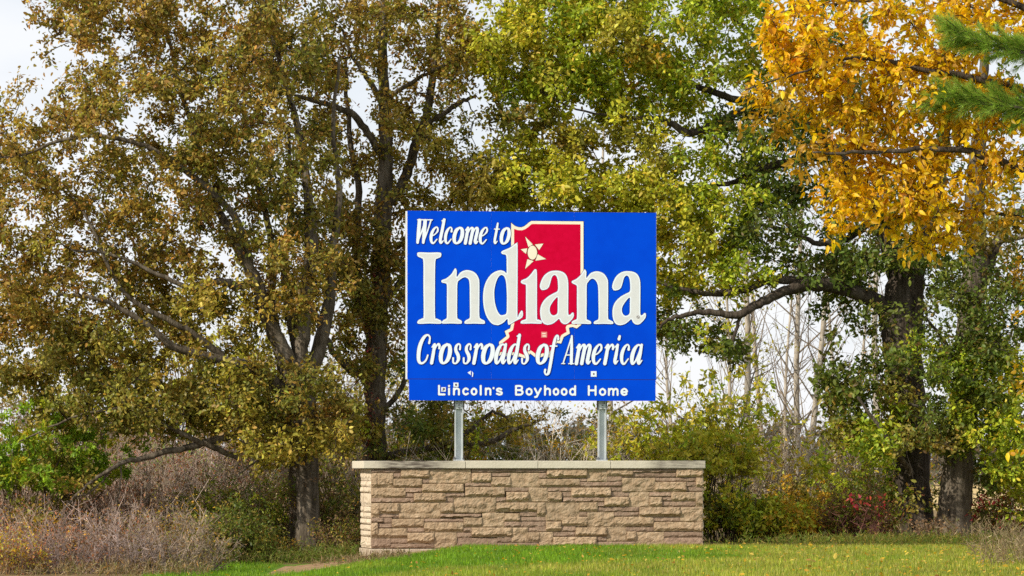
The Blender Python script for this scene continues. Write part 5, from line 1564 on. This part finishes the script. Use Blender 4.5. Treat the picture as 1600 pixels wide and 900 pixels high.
# round the left trunk
SG = 'leafy shrubs at the foot of the left oak'
shrub('leafy_shrub', 'dark olive shrub left of the pale oak trunk', 345, 64.5, 130, 745, 60, ['olive', 'dgreen'], 6500, SG, size=0.07, leaf_low=.0)
shrub('leafy_shrub', 'green and brown shrub touching the left side of the pale oak trunk', 425, 64.5, 110, 715, 60, ['dgreen', 'olive', 'green'], 6500, SG, size=0.07, leaf_low=.0)
shrub('leafy_shrub', 'low yellow tinged shrub in front of the pale oak trunk foot', 425, 61.5, 110, 825, 40, ['olive', 'dgreen', 'dgreen', 'amber'], 2600, SG, size=0.055, leaf_low=.0)
shrub('leafy_shrub', 'dark shrub filling the space between the pale oak trunk and the wall', 525, 64.0, 90, 700, 60, ['dgreen', 'brown', 'olive'], 6000, SG, size=0.075, leaf_low=.0)
shrub('leafy_shrub', 'reddish brown low shrub against the left end of the wall', 535, 62.0, 60, 790, 36, ['brown', 'dgreen', 'rust'], 2200, SG, size=0.06, leaf_low=.0)
shrub('leafy_shrub', 'tall dim shrub behind the pale oak trunk', 470, 70, 200, 660, 60, ['dgreen', 'olive', 'brown'], 6500, SG, size=0.085, leaf_low=.0)
# behind the wall, under the sign
BG = 'shrubs and twigs behind the wall'
shrub('leafy_shrub', 'dark green shrub behind the wall left of the first sign post', 660, 66.5, 130, 590, 50, ['dgreen', 'olive', 'green'], 5200, BG, size=0.09, leaf_low=.3)
shrub('leafy_shrub', 'amber and green shrub behind the wall between the two sign posts', 785, 69, 170, 575, 50, ['amber', 'olive', 'dgreen', 'dgreen'], 5600, BG, size=0.095, leaf_low=.3)
shrub('bare_shrub', 'whitish bare twigged shrub behind the wall midway between the sign posts', 845, 65.6, 170, 560, 30, ['amber', 'lemon'], 500, BG, (0.66, 0.58, 0.47), 6, leaf_low=.5, stem_r=0.017, spread=1.0)
shrub('bare_shrub', 'whitish twigs beside the second sign post, behind the wall', 915, 66.5, 120, 560, 30, 'amber', 500, BG, (0.60, 0.53, 0.43), 6, leaf_low=.5, stem_r=0.013)
shrub('bare_shrub', 'pale thin twigs leaning against the dark oak trunk behind the wall', 632, 63.5, 60, 570, 9, 'olive', 30, BG, (0.40, 0.34, 0.27), 5, leaf_low=.5, stem_r=0.010, spread=.9)
shrub('leafy_shrub', 'olive shrub behind the wall right of the second sign post', 1000, 69, 140, 605, 50, ['olive', 'ygreen', 'green'], 6500, BG, size=0.10, leaf_low=.3)
# right of the wall
RG = 'shrubs right of the wall'
shrub('sapling', 'leafy yellow green sapling by the right end of the wall', 1098, 64.5, 150, 545, 30, ['ygreen', 'ygreen', 'green', 'lemon'], 8200, None, (0.09, 0.075, 0.05), 6, category='sapling', size=0.125, leaf_low=.36, stem_r=0.016, spread=.35)
shrub('leafy_shrub', 'green shrub pressed against the right end of the wall', 1140, 64.2, 90, 745, 55, ['green', 'green', 'ygreen', 'dgreen'], 6000, RG, size=0.105, leaf_low=.0)
shrub('leafy_shrub', 'golden green shrub at the lawn edge second from the wall', 1215, 64.5, 110, 770, 55, ['green', 'amber', 'ygreen'], 6000, RG, size=0.10, leaf_low=.0)
shrub('leafy_shrub', 'yellow shrub behind the golden green one, under the slender trees', 1265, 67.5, 130, 735, 50, ['amber', 'olive', 'lemon'], 5500, RG, size=0.10, leaf_low=.1)
shrub('leafy_shrub', 'brown and red tinted shrub left of the thick dark oak', 1335, 65.0, 120, 760, 60, ['brown', 'coral', 'olive', 'green'], 5200, RG, (0.15, 0.09, 0.07), 6, size=0.08, leaf_low=.0)
shrub('leafy_shrub', 'olive shrub close to the thick dark oak trunk', 1370, 67.5, 100, 690, 40, ['dgreen', 'olive', 'green'], 7000, RG, size=0.09, leaf_low=.15)
shrub('red_shrub', 'small crimson leaved shrub beside the thick oak trunk', 1350, 63.2, 50, 755, 10, 'red', 50, None, (0.15, 0.07, 0.06), 5, size=0.10, leaf_low=.6)
shrub('leafy_shrub', 'low dark shrub between the two right oak trunks and the right edge', 1560, 66, 110, 740, 50, ['dgreen', 'olive', 'red'], 4500, RG, size=0.075, leaf_low=.0)
shrub('bare_shrub', 'greyish twiggy shrub behind the slender trees on the right', 1190, 80, 220, 640, 70, ['brown', 'lemon'], 900, RG, (0.36, 0.30, 0.24), 6, leaf_low=.2)
shrub('bare_shrub', 'second greyish twiggy shrub farther right behind the slender trees', 1320, 82, 240, 630, 80, ['brown', 'amber', 'olive'], 1600, RG, (0.36, 0.30, 0.24), 6, leaf_low=.2)
shrub('bare_shrub', 'tall airy twiggy shrub between the slender trees and the thick oak', 1345, 74, 120, 600, 40, ['olive', 'amber', 'green'], 1700, RG, (0.30, 0.24, 0.18), 6, size=0.085, leaf_low=.2, stem_r=0.010)
shrub('bare_shrub', 'tall twiggy shrub at the foot of the pair of crossing slender trees', 1240, 73, 150, 640, 44, ['olive', 'lemon', 'brown'], 1500, RG, (0.34, 0.28, 0.21), 6, size=0.08, leaf_low=.1, stem_r=0.010)
shrub('bare_shrub', 'twiggy shrub behind the right end of the sign', 1060, 80, 200, 600, 60, ['brown', 'lemon'], 900, RG, (0.36, 0.30, 0.24), 6, leaf_low=.2)
shrub('bare_shrub', 'bare brown sprouts at the foot of the two right oak trunks', 1462, 63.8, 70, 800, 26, 'brown', 120, RG, (0.20, 0.15, 0.11), 4, leaf_low=.3)


# far wood: one mass at the end of the field
def far_wood():
    pos, dirs, ups, ln, col = [], [], [], [], []
    for k in range(150):
        x = -45 + k * 0.75 + RNG.normal(0, 0.5)
        y = 300 + RNG.uniform(-12, 12)
        h = RNG.uniform(3.5, 7.0)
        n = 260
        r = norm(RNG.normal(0, 1, (n, 3))) * RNG.uniform(0.5, 1, (n, 1)) ** 0.33
        p = np.array([x, y, h * 0.52]) + r * np.array([1.7, 1.7, h * 0.5])
        pos.append(p)
        dirs.append(RNG.normal(0, 1, (n, 3)))
        ups.append(RNG.normal(0, 1, (n, 3)) + np.array([0, -.4, .6]))
        ln.append(RNG.uniform(0.4, 0.8, n))
        col.append(pick([(2, (0.10, 0.10, 0.06)), (2, (0.15, 0.11, 0.07)), (1, (0.07, 0.10, 0.06))], n, 0.2))
    pos, dirs, ups, ln, col = map(np.concatenate, (pos, dirs, ups, ln, col))
    V, F, Cc = leaf_arrays(pos, dirs, ups, ln, ln, col, LEAF4)
    o = link_mesh('far_wood', np_mesh('far_wood', V, F, Cc), None, [M['leaf']])
    tag(o, 'low band of hazy woodland at the far side of the field', 'woodland', kind='stuff')


far_wood()


# --- grass, fallen leaves, dry weeds
def in_view(x, y, pad=40):
    px = 800 + x / y * FPX
    return (px > -pad) & (px < 1600 + pad)


n = 260000
y = RNG.uniform(40.5, 62.2, n)
x = RNG.uniform(-13.5, 13.5, n)
edge = lawn_edge(x)
wf = (x - W0[0]) / E[0] * E[1] + W0[1] - 0.10
lim = np.where((x > W0[0] - 0.1) & (x < W0[0] + WALL_LEN * E[0]), np.minimum(edge + 1, wf - np.clip((-0.9 - x) * 0.5, 0, 0.9)), edge)
lim = np.minimum(lim, np.where(x > -4.4, dirt_front(x) + RNG.normal(0, 0.6, n) + 0.5 * np.sin(x * 4.1), 99))
ok = in_view(x, y) & (y < lim) & (x > -5.4 - (60 - y) * 0.1 + RNG.normal(0, 0.25, n))
x, y = x[ok], y[ok]
pos = np.column_stack([x, y, ground_z(x, y) + 0.002])
dry = np.array([0.5 + 0.5 * mnoise.noise(Vector((a * 0.45, b * 0.22, 3.3))) + 0.25 * mnoise.noise(Vector((a * 1.7, b * 0.8, 9.3))) for a, b in zip(x, y)])
dry = np.clip(dry + np.clip((x - 2.5) / 9, -0.2, 0.45) + np.clip((52 - y) / 30, 0, 0.35), 0, 1)
g1 = pick([(3, (0.13, 0.25, 0.012)), (2, (0.19, 0.30, 0.018)), (1, (0.08, 0.17, 0.012))], len(x), 0.30)
g2 = pick([(3, (0.29, 0.30, 0.035)), (2, (0.22, 0.27, 0.025)), (1.3, (0.42, 0.34, 0.10))], len(x), 0.30)
t = np.clip((dry - 0.42) * 2.2, 0, 1)[:, None]
col = g1 * (1 - t) + g2 * t
a = RNG.uniform(0, 2 * np.pi, len(x))
tilt = RNG.uniform(0.1, 0.75, len(x))
d = np.column_stack([np.cos(a) * tilt, np.sin(a) * tilt, np.ones(len(x))])
up = np.column_stack([-np.cos(a), -np.sin(a), np.zeros(len(x))]) + RNG.normal(0, 0.2, (len(x), 3))
patch = np.array([mnoise.noise(Vector((a_ * 0.8, b_ * 0.35, 5.1))) + 0.6 * mnoise.noise(Vector((a_ * 2.6, b_ * 1.1, 2.2))) for a_, b_ in zip(x, y)])
col = col * np.exp(0.28 * patch)[:, None]
L = (1 + 0.35 * patch) * RNG.uniform(0.035, 0.085, len(x)) * (1 + 0.5 * (RNG.random(len(x)) < 0.05))
V, F, Cc = leaf_arrays(pos, d, up, L, RNG.uniform(0.006, 0.011, len(x)), col, BLADE)
tag(link_mesh('grass', np_mesh('grass', V, F, Cc), None, [M['grass']]), 'mown green grass in front of the stone wall', 'grass', kind='stuff')

n = 2600
y = RNG.uniform(41, 61.5, n)
x = RNG.uniform(-5.5, 11.0, n)
ok = in_view(x, y) & (y < lawn_edge(x) - 0.1) & (RNG.random(n) < 0.18 + np.clip((x + 1) / 9, 0, .8)) & ((y < 59.2) | (x > 4.0))
x, y = x[ok], y[ok]
pos = np.column_stack([x, y, ground_z(x, y) + RNG.uniform(0.045, 0.075, len(x))])
d = np.column_stack([RNG.normal(0, 1, (len(x), 2)), RNG.normal(0, .35, len(x))])
up = np.column_stack([RNG.normal(0, .45, (len(x), 2)) + np.array([-.1, -.35]), np.ones(len(x))])
L = RNG.uniform(0.03, 0.07, len(x)) * (1 + 0.7 * (RNG.random(len(x)) < 0.1))
col = pick([(3, (0.58, 0.36, 0.03)), (2, (0.50, 0.25, 0.03)), (1, (0.62, 0.48, 0.10)), (1, (0.30, 0.16, 0.05))], len(x), 0.15)
V, F, Cc = leaf_arrays(pos, d, up, L, L * 0.9, col, LEAF6)
tag(link_mesh('fallen_leaves', np_mesh('fallen_leaves', V, F, Cc), None, [M['leaf']]), 'yellow fallen leaves scattered over the mown grass', 'fallen leaves', kind='stuff')

# bare soil strip along the left foot of the wall
M['dirt'] = mat_noise('pale_dirt', [(0.14, 0.09, 0.045), (0.29, 0.19, 0.105), (0.37, 0.26, 0.15)], scale=3.5, rough=1.0, bump=0.6, bscale=30, spec=0.05)


def strip_keep(cx, cy):
    front = W0[1] + (cx - W0[0]) * E[1] / E[0]
    back = np.where(cx > W0[0] - 0.1, front + 0.3, 58.2 + 0.3 * np.sin(cx * 3))
    return (cy > dirt_front(cx) + 0.25 * np.sin(cx * 5.3) + 0.12 * np.sin(cx * 17)) & (cy < back) & (cx > -4.3) & (cx < -0.8)


tag(sheet('dirt_strip', np.linspace(-5, 0, 141), np.linspace(52.5, 60.6, 110), 0.012, M['dirt'], keep=strip_keep), kind='structure')


def weeds(name, label, px0, px1, y0, y1, n, h0, h1, pal, seed_heads=True):
    rng = np.random.default_rng(len(label))
    base = on_ground((px0 + px1) / 2, (y0 + y1) / 2)
    tb = Tubes()
    pos, dirs, ups, ln, wd, col = [], [], [], [], [], []
    for _ in range(n):
        yy = rng.uniform(y0, y1)
        px = px0 + (px1 - px0) * rng.beta(2, 1.3)
        b = on_ground(px, yy)
        h = rng.uniform(h0, h1)
        d = norm(np.array([rng.normal(0, .35), rng.normal(0, .3), 1.0]))
        bend = rng.normal(0, 0.3, 3) * np.array([1, 1, 0])
        p = np.array([b, b + d * h * .5, b + d * h + bend * h - np.array([0, 0, abs(bend[0]) * h * .4])])
        c = pick(pal, 1, .2)[0]
        tb.add(spline(p, 3), np.linspace(0.006, 0.003, 7), 3, c)
        m = 7
        t = rng.uniform(.2, 1.0, m)[:, None]
        q = p[0] + (p[2] - p[0]) * t
        pos.append(q)
        dirs.append(rng.normal(0, 1, (m, 3)) + np.array([0, 0, .6]))
        ups.append(rng.normal(0, 1, (m, 3)))
        l = rng.uniform(.05, .16, m)
        ln.append(l)
        wd.append(l * .16)
        col.append(pick(pal, m, .25))
    pos, dirs, ups, ln, wd, col = map(np.concatenate, (pos, dirs, ups, ln, wd, col))
    V, F, Cc = leaf_arrays(pos, dirs, ups, ln, wd, col, LEAF4)
    tv = np.concatenate(tb.V)
    Vn = np.concatenate([tv, V])
    me = np_mesh(name, Vn - base, [np.concatenate(tb.F), F + len(tv)], np.concatenate([np.concatenate(tb.C), Cc]))
    o = link_mesh(name, me, None, [M['grass']])
    o.location = base
    tag(o, label, 'weeds', kind='stuff')


DRY = [(3, (0.34, 0.25, 0.14)), (2, (0.26, 0.17, 0.09)), (1, (0.42, 0.34, 0.20)), (1, (0.18, 0.15, 0.06))]
weeds('dry_weeds', 'dry tan weeds leaning in at the lower right corner of the lawn', 1510, 1660, 47, 58, 230, 0.2, 0.7, DRY)
weeds('dry_weeds', 'thin dry stalks along the lawn edge below the right oaks', 1380, 1640, 61.5, 63.6, 110, 0.15, 0.7, DRY + [(2, (0.13, 0.15, 0.03))])
weeds('rough_grass', 'long rough grass edge below the shrubs left of the wall', 250, 560, 59.4, 62.6, 700, 0.12, 0.38, [(3, (0.12, 0.19, 0.02)), (2, (0.20, 0.20, 0.04)), (1, (0.30, 0.22, 0.08))])
weeds('rough_grass', 'rough green grass edge under the shrubs right of the wall', 1100, 1600, 60.2, 62.4, 760, 0.08, 0.30, [(3, (0.12, 0.19, 0.02)), (2, (0.22, 0.20, 0.04)), (1, (0.32, 0.22, 0.05))])
weeds('dry_weeds', 'low tangled dry grass along the bottom left edge', -60, 330, 52.5, 57.5, 520, 0.10, 0.36, DRY + [(2, (0.16, 0.17, 0.04)), (1, (0.45, 0.24, 0.05))])
weeds('dry_weeds', 'brown dry undergrowth among the bare shrubs in the lower left', -40, 400, 60.5, 66, 900, 0.2, 0.7, DRY + [(2, (0.22, 0.13, 0.10))])

weeds('dry_weeds', 'brown litter and sprigs on the bare soil at the left foot of the wall', 480, 640, 55, 59.4, 130, 0.03, 0.12, DRY + [(2, (0.14, 0.17, 0.03)), (2, (0.14, 0.08, 0.04))])

# reddish creeper on the left edge of the second oak's trunk
def creeper():
    Y = 66.6
    tb = Tubes()
    pos = []
    pts = [P(px, py, Y) for px, py in ((577, 730), (575, 660), (573, 600), (576, 540), (580, 480), (584, 430))]
    base = on_ground(577, Y)
    q = spline(np.array([base] + pts), 5)
    tb.add(q, np.full(len(q), 0.015), 5, (0.10, 0.05, 0.03))
    root = empty('red_creeper', base)
    tag(root, 'reddish creeper climbing the left side of the dark trunk behind the wall', 'creeper')
    link_mesh('stem', tb.mesh('stem', True, True, base), root, [M['twig']])
    m = 420
    i = RNG.integers(6, len(q), m)
    p = q[i] + RNG.normal(0, 1, (m, 3)) * np.array([0.09, 0.07, 0.15]) + np.array([0, -0.08, 0])
    l = RNG.uniform(.05, .10, m)
    V, F, Cc = leaf_arrays(p - base, RNG.normal(0, 1, (m, 3)), RNG.normal(0, .6, (m, 3)) + np.array([-.3, -.6, .4]), l, l * .8, pick(PAL['red'] + PAL['brown'], m, .25), LEAF4)
    o = link_mesh('foliage', np_mesh('foliage', V, F, Cc), root, [M['leaf']])
    o['kind'] = 'stuff'


creeper()

tris = sum(len(o.data.loop_triangles) or sum(len(p.vertices) - 2 for p in o.data.polygons[:0]) for o in bpy.data.objects if o.type == 'MESH')
print('polys', sum(len(o.data.polygons) for o in bpy.data.objects if o.type == 'MESH'))
